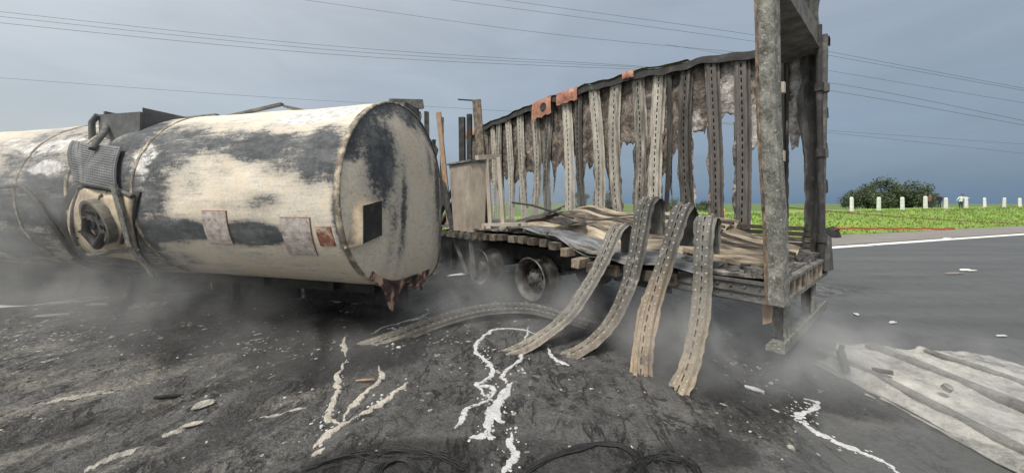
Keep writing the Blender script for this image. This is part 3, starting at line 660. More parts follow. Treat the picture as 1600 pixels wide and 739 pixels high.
# end cap: shallow dish with a vertical crease
nr = 30; P = np.zeros((nr, npn + 1, 3)); SC = np.zeros((nr, npn + 1)); AC = np.zeros((nr, npn + 1))
for i in range(nr):
    k = 1 - i / (nr - 1) * .999
    for j, psi in enumerate(PS):
        y, z = tsec(psi); yy = y * k; zz = TZ + (z - TZ) * k
        bul = .17 * (1 - k ** 3.2)
        bul += .015 * (fbm(yy * 1.5 + 4, zz * 1.5, 2.0) - .5) - .02 * math.exp(-((yy + .52 - .12 * (TZ - zz)) / .03) ** 2)
        P[i, j] = (bul, yy, zz)
        s = 1.05 * math.exp(-((yy + .64) / .28) ** 2 - ((zz - TZ - .42) / .62) ** 2)
        s = max(s, .9 * math.exp(-((yy - .82) / .20) ** 2 - ((zz - TZ - .05) / .75) ** 2))
        s = max(s, .70 * math.exp(-((yy + .24) / .09) ** 2 - ((zz - TZ + .25) / .7) ** 2))
        s = max(s, .8 * sstep(.80, 1.12, math.hypot(yy, zz - TZ)) * float(zz > TZ + .3))
        s = max(s, .75 * math.exp(-((yy - .2) / .5) ** 2 - ((zz - TZ - .98) / .16) ** 2), .7 * math.exp(-((yy - .95) / .14) ** 2 - ((zz - TZ + .6) / .5) ** 2))
        s = max(s, .55 * math.exp(-((yy - .52) / .13) ** 2 - ((zz - TZ - .45) / .35) ** 2), .5 * math.exp(-((yy + .42) / .10) ** 2 - ((zz - TZ + .30) / .5) ** 2))
        s = max(s, .04 + .42 * (float(fbm(yy * 1.6, zz * 1.6, 8.0)) - .5) * 2)
        SC[i, j] = s
capo = MB().grid(P).build('end_cap', M_TANK, tank); setattr_f(capo, 'soot', SC.ravel()); setattr_f(capo, 'ash', AC.ravel())
# rolled seam where cap meets barrel, weld bands along the barrel
def band(x0, x1, off, name, mat, label=None, ragged=0.0):
    Q = np.zeros((4, npn + 1, 3))
    for i, (x, o) in enumerate(((x0, -.002), (x0, off), (x1, off), (x1, -.002))):
        for j, psi in enumerate(PS):
            y, z = tsec(psi); k = 1 + (o + (ragged * (random.random() - .5) if 0 < j < npn and o > 0 else 0)) / TR + float(tdent(x, psi)) * min(1, -x / .4 if x < 0 else 0)
            Q[i, j] = (x, y * k, TZ + (z - TZ) * k)
    return MB().grid(Q).build(name, mat, tank, label)
M_SEAM = mottled('flaked_seam', [(.3, (.05, .047, .042)), (.48, (.20, .175, .14)), (.6, (.48, .41, .31)), (.8, (.58, .51, .40))], 9)
band(-.055, .012, .016, 'rim_seam', M_SEAM, None, .008)
for x in (tl(205, 320)[0], tl(96, 320)[0], tl(20, 320)[0] ):
    band(x - .02, x + .02, .010, 'weld_band', M_SEAM)
# placards and plates standing on the side
def shell(x, psi, off):
    y, z = tsec(psi); k = 1 + off / TR + float(tdent(x, psi)); return (x, y * k, TZ + (z - TZ) * k)
def side_plate(c, w, h, off, name, mats, label=None, lean=0.0, parent=None, n=6):
    x0, p0 = tl(*c); m = MB(); dp = h / TR
    for o, a, mi in ((off * .5, 1.0, 1), (off * .5 + .004, .965, 0)):
        Q = np.zeros((n + 1, n + 1, 3))
        for i in range(n + 1):
            for j in range(n + 1):
                v = j / n - .5; Q[i, j] = shell(x0 + (i / n - .5) * w * a + lean * v, p0 + v * dp * a, o)
        m.grid(Q, mi, False, thick=.008, nrm=(0, -1, 0))
    return m.build(name, mats, parent or tank, label)
side_plate((340, 352), .36, .40, .015, 'placard', [M_PLATE, M_PLRIM], 'blistered pale placard plate', .06)
side_plate((466, 367), .37, .46, .015, 'placard', [M_PLATE, M_PLRIM], 'blistered pale placard plate next to the rusty plate', .06)
side_plate((509, 366), .20, .23, .013, 'rusty_plate', [M_RUSTY, M_PLRIM])
# open steel box on the cap
def capx(y, z): return .17 * (1 - (min(1, math.hypot(y, z - TZ) / TR)) ** 3.2)
m = MB(); y0, y1, z0, z1, x0, x1 = -1.05, -.70, 1.24, 1.70, -.02, .14
def B(a, b, mi=0): m.box(a, b, mi)
p = [(x0, y0, z0), (x1, y0 + .07, z0 + .04), (x1, y1 + .05, z0 + .10), (x0, y1, z0 + .10), (x0, y0, z1 - .06), (x1, y0 + .07, z1 - .02), (x1, y1 + .05, z1 + .04), (x0, y1, z1)]
m.hexa(p, 0)
m.build('step_box', [M_CABIN], tank)
q = [Vector(v) for v in (p[1], p[2], p[6], p[5])]; c = sum(q, Vector()) / 4
m = MB(); qi = [v.lerp(c, .03) + Vector((.004, 0, 0)) for v in q]; qb = [v.lerp(c, .10) + Vector((-.2, 0, 0)) for v in q]
m.add([v + Vector((.003, 0, 0)) for v in q] + qi, [(i, (i + 1) % 4, 4 + (i + 1) % 4, 4 + i) for i in range(4)], 0)
m.add(qi, [(0, 1, 2, 3)], 1)
m.build('box_opening', [M_CABIN, M_CHAR], tank)
# torn skirt sheet hanging under the cap
Q = np.zeros((26, 9, 3))
for i in range(26):
    u = i / 25; y = -.68 + 1.35 * u; zt = .80 - .10 * max(0, -y) ** 2 + (-.06 if y > 0 else 0)
    zt = TZ - math.sqrt(max(.01, TR ** 2 - min(.9, abs(y)) ** 2)) + .05 if y < 0 else .72
    dep = (.08 + .26 * math.exp(-((u - .36) / .2) ** 2) + .16 * math.exp(-((u - .78) / .12) ** 2)) * (.55 + .8 * float(vnoise(u * 13, 3.3)))
    for j in range(9):
        Q[i, j] = (.05 + .05 * math.sin(u * 9) * j / 8 - .04 * j / 8, y, zt - dep * j / 8)
MB().grid(Q, thick=.012, nrm=(1, 0, 0)).build('torn_skirt', M_SKIRT, tank)
# valve cabinet zone
xc0, pc0 = tl(168, 352)
def side_patch(px_pts, off, name, mats, label=None, n=10, rel=None):
    """curved four-cornered panel following the shell; corners in photo pixels"""
    c = [tl(*p_) for p_ in px_pts]; Q = np.zeros((n + 1, n + 1, 3))
    for i in range(n + 1):
        for j in range(n + 1):
            u, v = i / n, j / n
            x = (c[0][0] * (1 - u) + c[1][0] * u) * (1 - v) + (c[3][0] * (1 - u) + c[2][0] * u) * v
            s = (c[0][1] * (1 - u) + c[1][1] * u) * (1 - v) + (c[3][1] * (1 - u) + c[2][1] * u) * v
            Q[i, j] = shell(x, s, off + (rel(u, v) if rel else 0))
    return MB().grid(Q, 0, True, thick=.02, nrm=(0, -1, 0)).build(name, mats, tank, label)
rf_ = side_patch([(106, 286), (220, 300), (243, 412), (122, 404)], .012, 'recess_frame', M_CHAR, 'charred rim round the valve panel', 12, lambda u, v: .01 * math.sin(u * 13 + v * 9))
cp_ = side_patch([(112, 292), (212, 305), (232, 402), (128, 392)], .03, 'valve_panel', M_CABIN, 'cream recessed valve panel with scorched corners', 12, lambda u, v: .012 * math.sin(u * 9 + v * 5))
gp_ = side_patch([(122, 225), (198, 235), (190, 300), (112, 284)], .07, 'mesh_panel', M_GRILLE, 'ash grey wire mesh panel above the valve panel', 10, lambda u, v: .006 * math.sin(u * 4))
# mesh wires on the panel
m = MB()
cor = [tl(*p_) for p_ in ((122, 225), (198, 235), (190, 300), (112, 284))]
def patch_pt(u, v, off):
    x = (cor[0][0] * (1 - u) + cor[1][0] * u) * (1 - v) + (cor[3][0] * (1 - u) + cor[2][0] * u) * v
    s = (cor[0][1] * (1 - u) + cor[1][1] * u) * (1 - v) + (cor[3][1] * (1 - u) + cor[2][1] * u) * v
    return shell(x, s, off)
for k in range(1, 22): m.tube([patch_pt(k / 22, v, .0715 + .006 * math.sin(k / 22 * 4)) for v in np.linspace(.02, .98, 7)], .004, 4, cap=False)
for k in range(1, 18): m.tube([patch_pt(u, k / 18, .073 + .006 * math.sin(u * 4)) for u in np.linspace(.02, .98, 7)], .006, 4, cap=False)
w_ = m.build('mesh_wires', M_GRILLE, gp_); w_['kind'] = 'stuff'
def side_tube(pxs, r, off, name, mat, label=None, per=6, parent=None, n=8):
    pts = catmull([(*p_, 0) for p_ in pxs], per)
    return MB().tube([shell(*tl(q.x, q.y), off) for q in pts], r, n).build(name, mat, parent or tank, label)
side_tube([(113, 292), (140, 287), (175, 293), (212, 306)], .026, .04, 'bent_frame_rail', M_CHAR2)
side_tube([(113, 292), (108, 325), (116, 365), (130, 393)], .022, .035, 'bent_frame_rail', M_CHAR2)
side_tube([(128, 380), (150, 392), (190, 384), (228, 384)], .022, .06, 'bent_frame_rail', M_CHAR2)
side_tube([(120, 398), (150, 412), (190, 414), (232, 416)], .035, .04, 'bent_frame_rail', M_CHAR)
side_tube([(195, 312), (203, 340), (200, 372)], .02, .06, 'drain_pipe', M_CHAR)
side_tube([(160, 240), (166, 222), (176, 203), (190, 199)], .035, .12, 'vent_pipe', M_CHAR2, None, 6)
side_tube([(-70, 293), (-20, 294), (10, 293), (34, 291), (42, 294), (60, 314), (80, 340), (100, 365), (122, 392), (150, 410), (180, 415)], .028, .06, 'hose', M_HOSE, 'long black burnt hose drooping along the barrel')
# round hatch with bolts and a charred gash
hx, hp_ = tl(160, 342); hc = Vector(shell(hx, hp_, .03)); hn = Vector((-.12, -math.cos(hp_), math.sin(hp_))).normalized()
a1 = hn.cross(Vector((0, 0, 1))).normalized(); a2 = a1.cross(hn)
def disc(r, o0, o1, n=28, c=hc):
    v = [c + hn * o + (a1 * math.cos(k / n * 6.2832) + a2 * math.sin(k / n * 6.2832)) * r * f for o, f in ((o0, 1), (o1, 1), (o1, .86), (o1 - .03, .80)) for k in range(n)]
    f = [(i * n + k, i * n + (k + 1) % n, (i + 1) * n + (k + 1) % n, (i + 1) * n + k) for i in range(3) for k in range(n)]
    return v, f + [tuple(3 * n + k for k in range(n))]
M_HATCH = mottled('sooted_hatch', [(.3, (.04, .038, .035)), (.5, (.13, .12, .105)), (.75, (.30, .265, .215))], 5)
m = MB(); m.add(*disc(.285, -.03, .055)); hatch = m.build('round_hatch', M_HATCH, tank)
for (u, v, r) in ((-.08, .10, .055), (.06, .13, .03), (-.13, -.06, .045), (.10, -.02, .07)):
    m = MB(); m.add(*disc(r, .01, .05, 14, hc + a1 * u + a2 * v)); m.build('hatch_fitting', M_CHAR, hatch)
m = MB(); m.tube([hc + hn * .08 + a1 * (-.20) + a2 * (-.10), hc + hn * .10 + a1 * (-.02) + a2 * (-.27), hc + hn * .09 + a1 * .17 + a2 * (-.12), hc + hn * .08 + a1 * .10 + a2 * .08], [.02, .05, .045, .02], 12)
m.build('charred_flap', M_CHAR, hatch)
# pale bent bar across the seam
a = Vector(shell(*tl(193, 290), .10)); b_ = Vector(shell(*tl(222, 372), .13)); c_ = TI @ px(240, 432, 4.35)
m = MB(); m.bar(a, b_, .08, .03, (0, -1, 0)); m.bar(b_, c_, .078, .028, (0, -1, 0), taper=.95); m.build('support_bar', M_GALV, tank, 'pale bent bar hanging past the bottom of the barrel')
# top box and walkway scraps
x0, _ = tl(146, 215); x1, _ = tl(205, 215)
m = MB()
for (a, b) in (((x0, -.80, 2.46), (x1, -.76, 2.90)), ((x0, .0, 2.8), (x1, .04, 3.02)), ((x0, -.76, 2.50), (x0 + .04, 0, 2.96)), ((x1 - .04, -.76, 2.50), (x1, 0, 2.96)), ((x0 + .04, -.76, 2.86), (x1 - .04, 0, 2.90))): m.box(a, b, 0, .012)
m.tube([(x0 - .05, -.84, 2.52), (x0 - .06, -.84, 2.80), (x0 + .02, -.82, 2.90)], .035, 7)
M_TBOX = mottled('ashy_hatch_box', [(.3, (.055, .058, .060)), (.6, (.12, .123, .125)), (.8, (.2, .2, .2))], 4)
m.build('walkway_box', M_TBOX, tank)
for (xa, xb, z0, z1, y) in ((tl(300, 185)[0], tl(385, 180)[0], .03, .16, .0), (tl(205, 195)[0], tl(300, 185)[0], .02, .04, -.1), (tl(385, 180)[0], tl(425, 178)[0], .14, .03, .05)):
    m = MB(); zb = TZ + TR; m.bar((xa, y, zb + z0), (xb, y, zb + z1), .06, .035); m.bar((xa, y + .3, zb + z0 - .03), (xb, y + .3, zb + z1), .05, .03); m.build('walkway_rail', M_CHAR2, tank)
m = MB(); zb = TZ + TR; m.hexa([(-.42, .1, zb - .02), (-.02, .1, zb - .03), (-.02, .5, zb - .05), (-.42, .5, zb - .05), (-.36, .12, zb + .05), (-.03, .12, zb + .10), (-.03, .5, zb + .1), (-.36, .5, zb + .05)]); m.build('rear_lid', M_CHAR2, tank)
m = MB(); xk = tl(112, 205)[0]; m.tube([(xk, -.1, zb - .02), (xk, -.1, zb + .09)], .03, 7); m.build('vent_stub', M_CHAR2, tank)
# carriage under the tank
m = MB()
for y in (.12, .62): m.box((-12.5, y, .46), (-.5, y + .12, .72))
for x in (-1.2, -2.4, -5.2, -7.6, -10.0): m.box((x, .0, .5), (x + .14, .8, .66))
m.build('chassis', M_CHAR, tank)
for x in (-5.6, -6.9):
    m = MB(); m.tube([(x, -.1, .33), (x, 1.0, .33)], .07, 10); ax = m.build('axle', M_CHAR, tank)
    for y in (.15, .75):
        w = MB()
        w.tube([(x, y, .33), (x, y + .03, .33), (x, y + .08, .33), (x, y + .22, .33), (x, y + .28, .33)], [.33, .33, .29, .27, .33], 24); w.build('wheel_rim', M_RIM, ax)
for x0_ in (-.5, -2.6, -4.7, -8.2, -10.3):
    m = MB(); m.hexa([(x0_ - 2.0, .98, .04), (x0_, .95, .02), (x0_, 1.02, .02), (x0_ - 2.0, 1.05, .03), (x0_ - 2.0, .9, .8), (x0_, .92, .78), (x0_, .97, .78), (x0_ - 2.0, .96, .8)]); m.build('added_light_blocker', M_CHAR, tank)  # dark panels added along the far side to block light under the tank
for x, y in ((-3.6, .78), (-3.6, .5), (-11.6, .78), (-11.6, .5)):
    m = MB(); m.box((x, y, 0.0), (x + .12, y + .12, .5)); m.box((x - .06, y - .06, 0), (x + .18, y + .18, .03)); m.build('landing_leg', M_CHAR, tank)

# ------------------------------------------------------------------ box trailer burnt to its skeleton
N0 = Vector((2.54, 3.21, 0)); LA = Vector((-.645, .764, 0)); WA = Vector((.764, .645, 0)); WT = 2.27
TAb = math.atan2(-.764, .645)
trailer = empty('box_trailer', N0, TAb, 'burnt-out box trailer skeleton with a leaning wall of slotted posts', 'trailer')
def loc(t, w, z): return Vector((-t, w, z))                       # trailer local point: t forward, w across, z up
BM_ = Matrix.Translation(N0) @ Matrix.Rotation(TAb, 4, 'Z'); BI = BM_.inverted()
def near_t(x): r = (x - 800) / FPX; return (2.54 - r * 3.21) / (.645 + r * .764)
def far_t(x): r = (x - 800) / FPX; return (4.274 - r * 4.674) / (.645 + r * .764)
DN = ([0, .7, 1.6, 2.3, 2.9, 3.6, 5, 10], [.96, .93, .93, .97, 1.12, 1.17, 1.13, 1.15]); DF = ([0, 4, 7.5, 10], [.99, 1.14, 1.25, 1.25])
def deck(t, w): a = np.interp(t, *DN); b = np.interp(t, *DF); return a + (b - a) * w / WT
TT = ([0, 1.57, 3, 4.34, 6, 7.5, 8.75, 10], [3.93, 4.14, 4.26, 4.29, 4.22, 4.10, 3.98, 3.85])
def topz(t): return float(np.interp(t, *TT)) + .015 * math.sin(t * 5.3) + .01 * math.sin(t * 13)

# chassis, axles, wheels
m = MB()
for w in (.55, 1.55): m.box((-9.3, w, .58), (-.25, w + .14, .86))
for t in (.4, 1.4, 2.6, 4.4, 6.4, 8.0): m.box((-t - .1, .69, .62), (-t, 1.55, .8))
m.build('chassis', M_CHAR, trailer)
rim_prof = [(0, .375), (.02, .385), (.035, .37), (.05, .335), (.13, .325), (.15, .30), (.22, .295), (.25, .325), (.33, .335), (.36, .37), (.38, .385), (.40, .375)]
def rim(t, w, sgn, par, seed):
    m = MB(); n = 40; zc = .375; vs = []; rr = random.Random(seed)
    for o, r in rim_prof + [(.39, .355), (.20, .275), (.06, .315), (.0, .36)]:
        for k in range(n): vs.append((-t + math.cos(k / n * 6.2832) * r, w + sgn * o, zc + math.sin(k / n * 6.2832) * r))
    K = len(rim_prof) + 4
    m.add(vs, [(i * n + k, ((i + 1) % K) * n + k, ((i + 1) % K) * n + (k + 1) % n, i * n + (k + 1) % n) for i in range(K) for k in range(n)], 0, True)
    o = m.build('wheel_rim', M_RIM, par)
    # disc with hand holes, hub and nuts
    d = MB(); n = 40; rings = [(.272, .20), (.245, .19), (.165, .16), (.13, .15), (.0, .15)]; vs = []
    for r, off in rings:
        for k in range(n): vs.append((-t + math.cos(k / n * 6.2832) * r, w + sgn * off, zc + math.sin(k / n * 6.2832) * r))
    fs = [(i * n + k, (i + 1) * n + k, (i + 1) * n + (k + 1) % n, i * n + (k + 1) % n) for i in range(len(rings) - 1) for k in range(n) if not (i == 1 and k % 8 in (0, 1, 2))]
    d.add(vs, fs, 0, True); d.build('wheel_disc', M_RIM, o)
    h = MB(); h.tube([(-t, w + sgn * .19, zc), (-t, w + sgn * .09, zc), (-t, w + sgn * .06, zc)], [.115, .105, .07], 18)
    for k in range(10): a = k / 10 * 6.2832; h.tube([(-t + math.cos(a) * .145, w + sgn * .17, zc + math.sin(a) * .145), (-t + math.cos(a) * .145, w + sgn * .125, zc + math.sin(a) * .145)], .016, 6)
    h.build('hub', M_CHAR2, o)
for i, t in enumerate((3.60, 5.15)):
    m = MB(); m.tube([(-t, .3, .40), (-t, 1.95, .40)], .075, 10); m.box((-t - .5, .58, .47), (-t + .5, .67, .56)); m.box((-t - .5, 1.58, .47), (-t + .5, 1.67, .56)); ax = m.build('axle', M_CHAR, trailer)
    rim(t, .10, 1, ax, i); rim(t, 2.17, -1, ax, i + 9)
    for wa in (.42, 1.63): m = MB(); m.tube([(-t, wa, .4), (-t, wa + .21, .4)], .22, 20); m.build('brake_drum', M_CHAR, ax)

for t, w, z0, z1, L in ((5.9, .35, .12, .92, .9), (7.0, .5, .15, .95, 1.0), (8.2, .6, .1, .95, 1.0), (2.2, 1.3, .30, .85, 1.0), (.9, 1.5, .35, .80, .9)):
    m = MB(); m.hexa([(-t - L / 2, w, z0 + .05), (-t + L / 2, w + .03, z0), (-t + L / 2, w + .09, z0), (-t - L / 2, w + .06, z0 + .04), (-t - L / 2, w, z1), (-t + L / 2, w, z1 - .02), (-t + L / 2, w + .06, z1 - .02), (-t - L / 2, w + .06, z1)]); m.build('added_light_blocker', M_CHAR, trailer)  # dark panels added below the deck to block light, like those under the tank
for w in (.4, 1.7):
    m = MB(); m.box((-6.85, w, .02), (-6.73, w + .12, .95)); m.box((-6.92, w - .07, .0), (-6.66, w + .19, .03)); m.build('landing_leg', M_CHAR, trailer)
# cross beams with charred block ends
for t in list(np.arange(1.05, 6.3, .262)):
    z = deck(t, 0) - .03 - .05 * (1.7 < t < 2.6) ; z2 = deck(t, WT) - .05; j = random.uniform
    e = -.06 + j(-.05, .04) - (.06 if 1.9 < t < 2.8 else 0)
    m = MB(); h = .12; wd = .135 + j(-.02, .02); dz = j(-.015, .015)
    m.hexa([(-t - wd / 2, e, z - h + dz), (-t + wd / 2, e + j(-.02, .02), z - h + dz + j(-.01, .01)), (-t + wd / 2, 2.2, z2 - h), (-t - wd / 2, 2.2, z2 - h), (-t - wd / 2, e, z + dz), (-t + wd / 2, e + j(-.02, .02), z + dz + j(-.01, .01)), (-t + wd / 2, 2.2, z2), (-t - wd / 2, 2.2, z2)])
    m.build('cross_beam', M_WOOD, trailer)
# burnt deck surface
nt_, nw_ = 90, 26; Q = np.zeros((nt_, nw_, 3))
for i, t in enumerate(np.linspace(.05, 9.2, nt_)):
    for k, w in enumerate(np.linspace(.05, WT - .03, nw_)):
        Q[i, k] = (-t, w + (.05 * (vnoise(t * 4, 2.0) - .5) if k == 0 else 0), deck(t, w) + .012 + .05 * float(fbm(t * 3, w * 3, 1.0)))
MB().grid(Q, thick=.03).build('deck_floor', M_ASHDECK, trailer)
# crumpled grey floor sheet over the near edge
nu, nv = 70, 26; Q = np.zeros((nu, nv, 3))
for i in range(nu):
    t = .72 + 3.5 * i / (nu - 1); u = i / (nu - 1)
    drop = .10 * math.exp(-((t - 1.9) / .75) ** 2) + .03 * math.sin(t * 3.1)
    for k in range(nv):
        v = k / (nv - 1); w = .035 - .03 * math.sin(t * 2.3) - .16 * math.exp(-((t - 1.35) / .45) ** 2) + v * 1.05
        Q[i, k] = (-t, w, max(deck(t, 0), deck(t, max(0, w))) + .06 - drop * (1 - v) ** 3 * 1.0 + .02 * math.sin(t * 7 + v * 6) * (1 - v) + .05 * (float(fbm(t * 2.2, w * 2.2, 6)) - .5) + .05 * v)
MB().grid(Q, thick=.006).build('floor_sheet', M_DECK, trailer)
# side rail at the rear of the near side and of the far side
for w0, w1 in ((0, .10), (WT - .1, WT)):
    m = MB(); L = .98 if w0 == 0 else 9.2
    za = .73; m.box((-L, w0 + .015, za + .02), (-.12, w1 - .015, .915)); m.box((-L, w0 - .012, za), (-.12, w1, za + .03)); m.box((-L, w0 - .01, .905), (-.12, w1, .93)); m.box((-L, w0 - .006, .81), (-.12, w0 + .02, .835))
    m.build('side_rail', M_CHAR2, trailer)
m = MB()
for t in np.arange(.2, .95, .125): m.tube([(-t, -.012, .775), (-t, .03, .775)], .013, 6); m.tube([(-t, -.012, .87), (-t, .03, .87)], .013, 6)
o = m.build('rail_rivets', M_CHAR2, trailer); o['kind'] = 'stuff'
# rear sill, underrun guard
m = MB(); m.box((-.12, .06, .75), (.0, WT - .04, .79)); m.box((-.10, .06, .79), (-.06, WT - .04, .97)); m.box((-.12, .06, .955), (.01, WT - .04, .985)); m.build('rear_sill', M_CHAR2, trailer)
M_SILLT = mottled('scorched_tan_steel', [(.25, (.05, .045, .038)), (.5, (.24, .2, .155)), (.75, (.46, .39, .30))], 8)
for w in (.35, .62, .88, 1.02, 1.18, 1.5, 1.8):
    m = MB(); m.box((-.06, w, .79), (.0, w + .05 + .05 * (w % .3), .955)); m.build('sill_gusset', M_SILLT, trailer)
for w in (.26, 1.55):
    m = MB(); m.box((-.16, w, .36), (-.02, w + .03, .77)); m.box((-.05, w - .09, .36), (-.025, w + .02, .77)); m.build('guard_bracket', M_GALV, trailer)
m = MB(); m.box((-.15, -.02, .30), (.0, 2.2, .345)); m.box((-.02, -.02, .345), (.0, 2.2, .40)); m.build('underrun_bar', M_GALV, trailer)
m = MB(); m.hexa([(-.20, .10, .50), (-.13, .10, .54), (-.13, .13, .54), (-.20, .13, .50), (-.21, .10, .74), (-.12, .10, .74), (-.12, .13, .74), (-.21, .13, .74)]); m.build('light_tab', M_WOODB, trailer)
# near rear corner post (galvanised, flaking), header, far corner post with locking bars
m = MB()
pts = [(.0, .735), (-.005, 1.7), (-.02, 2.7), (-.04, 4.02)]
def cpost(zs, a, b, mi):
    Q = []
    for dx, z in zs:
        lean = (.975 - z) * .036                                      # leans with the sagging frame
        Q.append([(-.13 + a[0] + dx, -.02 + a[1] + lean, z), (-.13 + b[0] + dx, -.02 + b[1] + lean, z)])
    return np.array(Q)
zs = [(dx, z) for dx, z in zip(np.linspace(0, -.075, 30) + .008 * np.sin(np.linspace(0, 9, 30)), np.linspace(.735, 4.03, 30))]
m.grid(cpost(zs, (.0, .0), (.092, .0), 0), 0, False, thick=.03, nrm=(0, -1, 0))
m.grid(cpost(zs, (.092, .0), (.112, .12), 0), 0, False, thick=.03, nrm=(-1, 0, 0))
m.grid(cpost(zs, (-.035, .02), (.0, -.012), 0), 1, False, thick=.012, nrm=(0, -1, 0))
m.build('corner_post', [M_GALV, M_RUST], trailer, 'tall flaking galvanised post at the near rear corner')
for z, w in ((1.42, .16), (1.48, .16), (2.1, .15), (2.75, .15)):
    m = MB(); m.box((-.055, w - .10, z), (-.02, w - .045, z + .10)); m.build('hinge_lug', M_BOXL, trailer)
m = MB(); m.hexa([(-.12, .10, 3.74), (-.04, .10, 3.74), (-.05, WT - .14, 3.72), (-.46, WT - .14, 3.72), (-.12, .10, 4.02), (-.04, .10, 4.02), (-.05, WT - .14, 4.0), (-.46, WT - .14, 4.0)]); m.hexa([(-.14, .10, 3.715), (-.02, .10, 3.715), (-.03, WT - .14, 3.70), (-.48, WT - .14, 3.70), (-.14, .10, 3.737), (-.02, .10, 3.737), (-.03, WT - .14, 3.717), (-.48, WT - .14, 3.717)]); m.build('roof_header', M_CHAR2, trailer)
m = MB(); m.bar((-.10, WT - .09, .74), (-.14, WT - .10, 3.98), .10, .15, (1, 0, 0)); m.build('corner_post', M_CHAR, trailer, 'blackened post at the far rear corner')
for k, (dx, w, r, bow) in enumerate(((-.03, WT - .36, .034, .012), (-.02, WT - .25, .040, -.012), (-.05, WT - .16, .026, .008))):
    m = MB(); m.tube([(dx + bow * math.sin(z / 4 * 5), w + bow * .5 * math.sin(z * 1.1), z) for z in np.linspace(.85, 4.0 - .1 * k, 22)], r, 9)
    for z in (1.25, 2.35, 3.2): m.tube([(dx + bow * math.sin(z / 4 * 5), w + bow * .5 * math.sin(z * 1.1), z - .05), (dx + bow * math.sin(z / 4 * 5), w + bow * .5 * math.sin(z * 1.1), z + .05)], r * 1.5, 9)
    m.build('lock_rod', M_CHAR if k != 1 else M_CHAR2, trailer)
for z in (3.72, 2.92, 2.42, 1.93, 1.28):
    m = MB(); m.box((-.10, WT - .09, z - .07), (.0, WT - .0, z + .07), 0, .008); m.tube([(-.03, WT - .04, z - .09), (-.03, WT - .04, z + .09)], .03, 8); m.build('door_hinge', M_CHAR, trailer)
m = MB(); m.hexa([(-.1, WT - .3, .8), (.06, WT - .34, .84), (.06, WT - .02, .82), (-.1, WT, .8), (-.06, WT - .2, 1.3), (.04, WT - .2, 1.28), (.04, WT - .05, 1.25), (-.08, WT - .03, 1.3)]); m.build('latch_bracket', M_CHAR2, trailer)

# torn sheet curling over the far top corner, buckled edge sheet down the far rear post
Q = np.zeros((20, 12, 3))
for i in range(20):
    u = i / 19
    for k in range(12):
        v = k / 11; hgt = .42 + .30 * float(vnoise(u * 4.5, 3.0)) + .10 * float(vnoise(u * 15, 1.0))
        Q[i, k] = (-.36 + .34 * u + .05 * math.sin(v * 4 + u * 3), WT - .16 - .16 * v * v + .07 * (float(fbm(u * 3, v * 3, 2)) - .5), 3.86 + hgt * v)
MB().grid(Q, 0, False, thick=.008, nrm=(0, -1, 0)).build('torn_corner_sheet', M_CHAR2, trailer)
Q = np.zeros((46, 9, 3))
for i in range(46):
    v = i / 45; z = .95 + 3.0 * v
    for k in range(9):
        u = k / 8; wd = .10 + .13 * float(vnoise(v * 6, 2.2)) + .05 * float(vnoise(v * 22, 5.0))
        Q[i, k] = (-.07 - wd * u, WT - .145 - .05 * math.sin(u * 7 + v * 4) - .07 * (float(fbm(u * 3, v * 9, 3)) - .5), z)
o = MB().grid(Q, 0, False, thick=.006, nrm=(0, -1, 0)).build('buckled_edge_sheet', M_CHAR2, trailer)
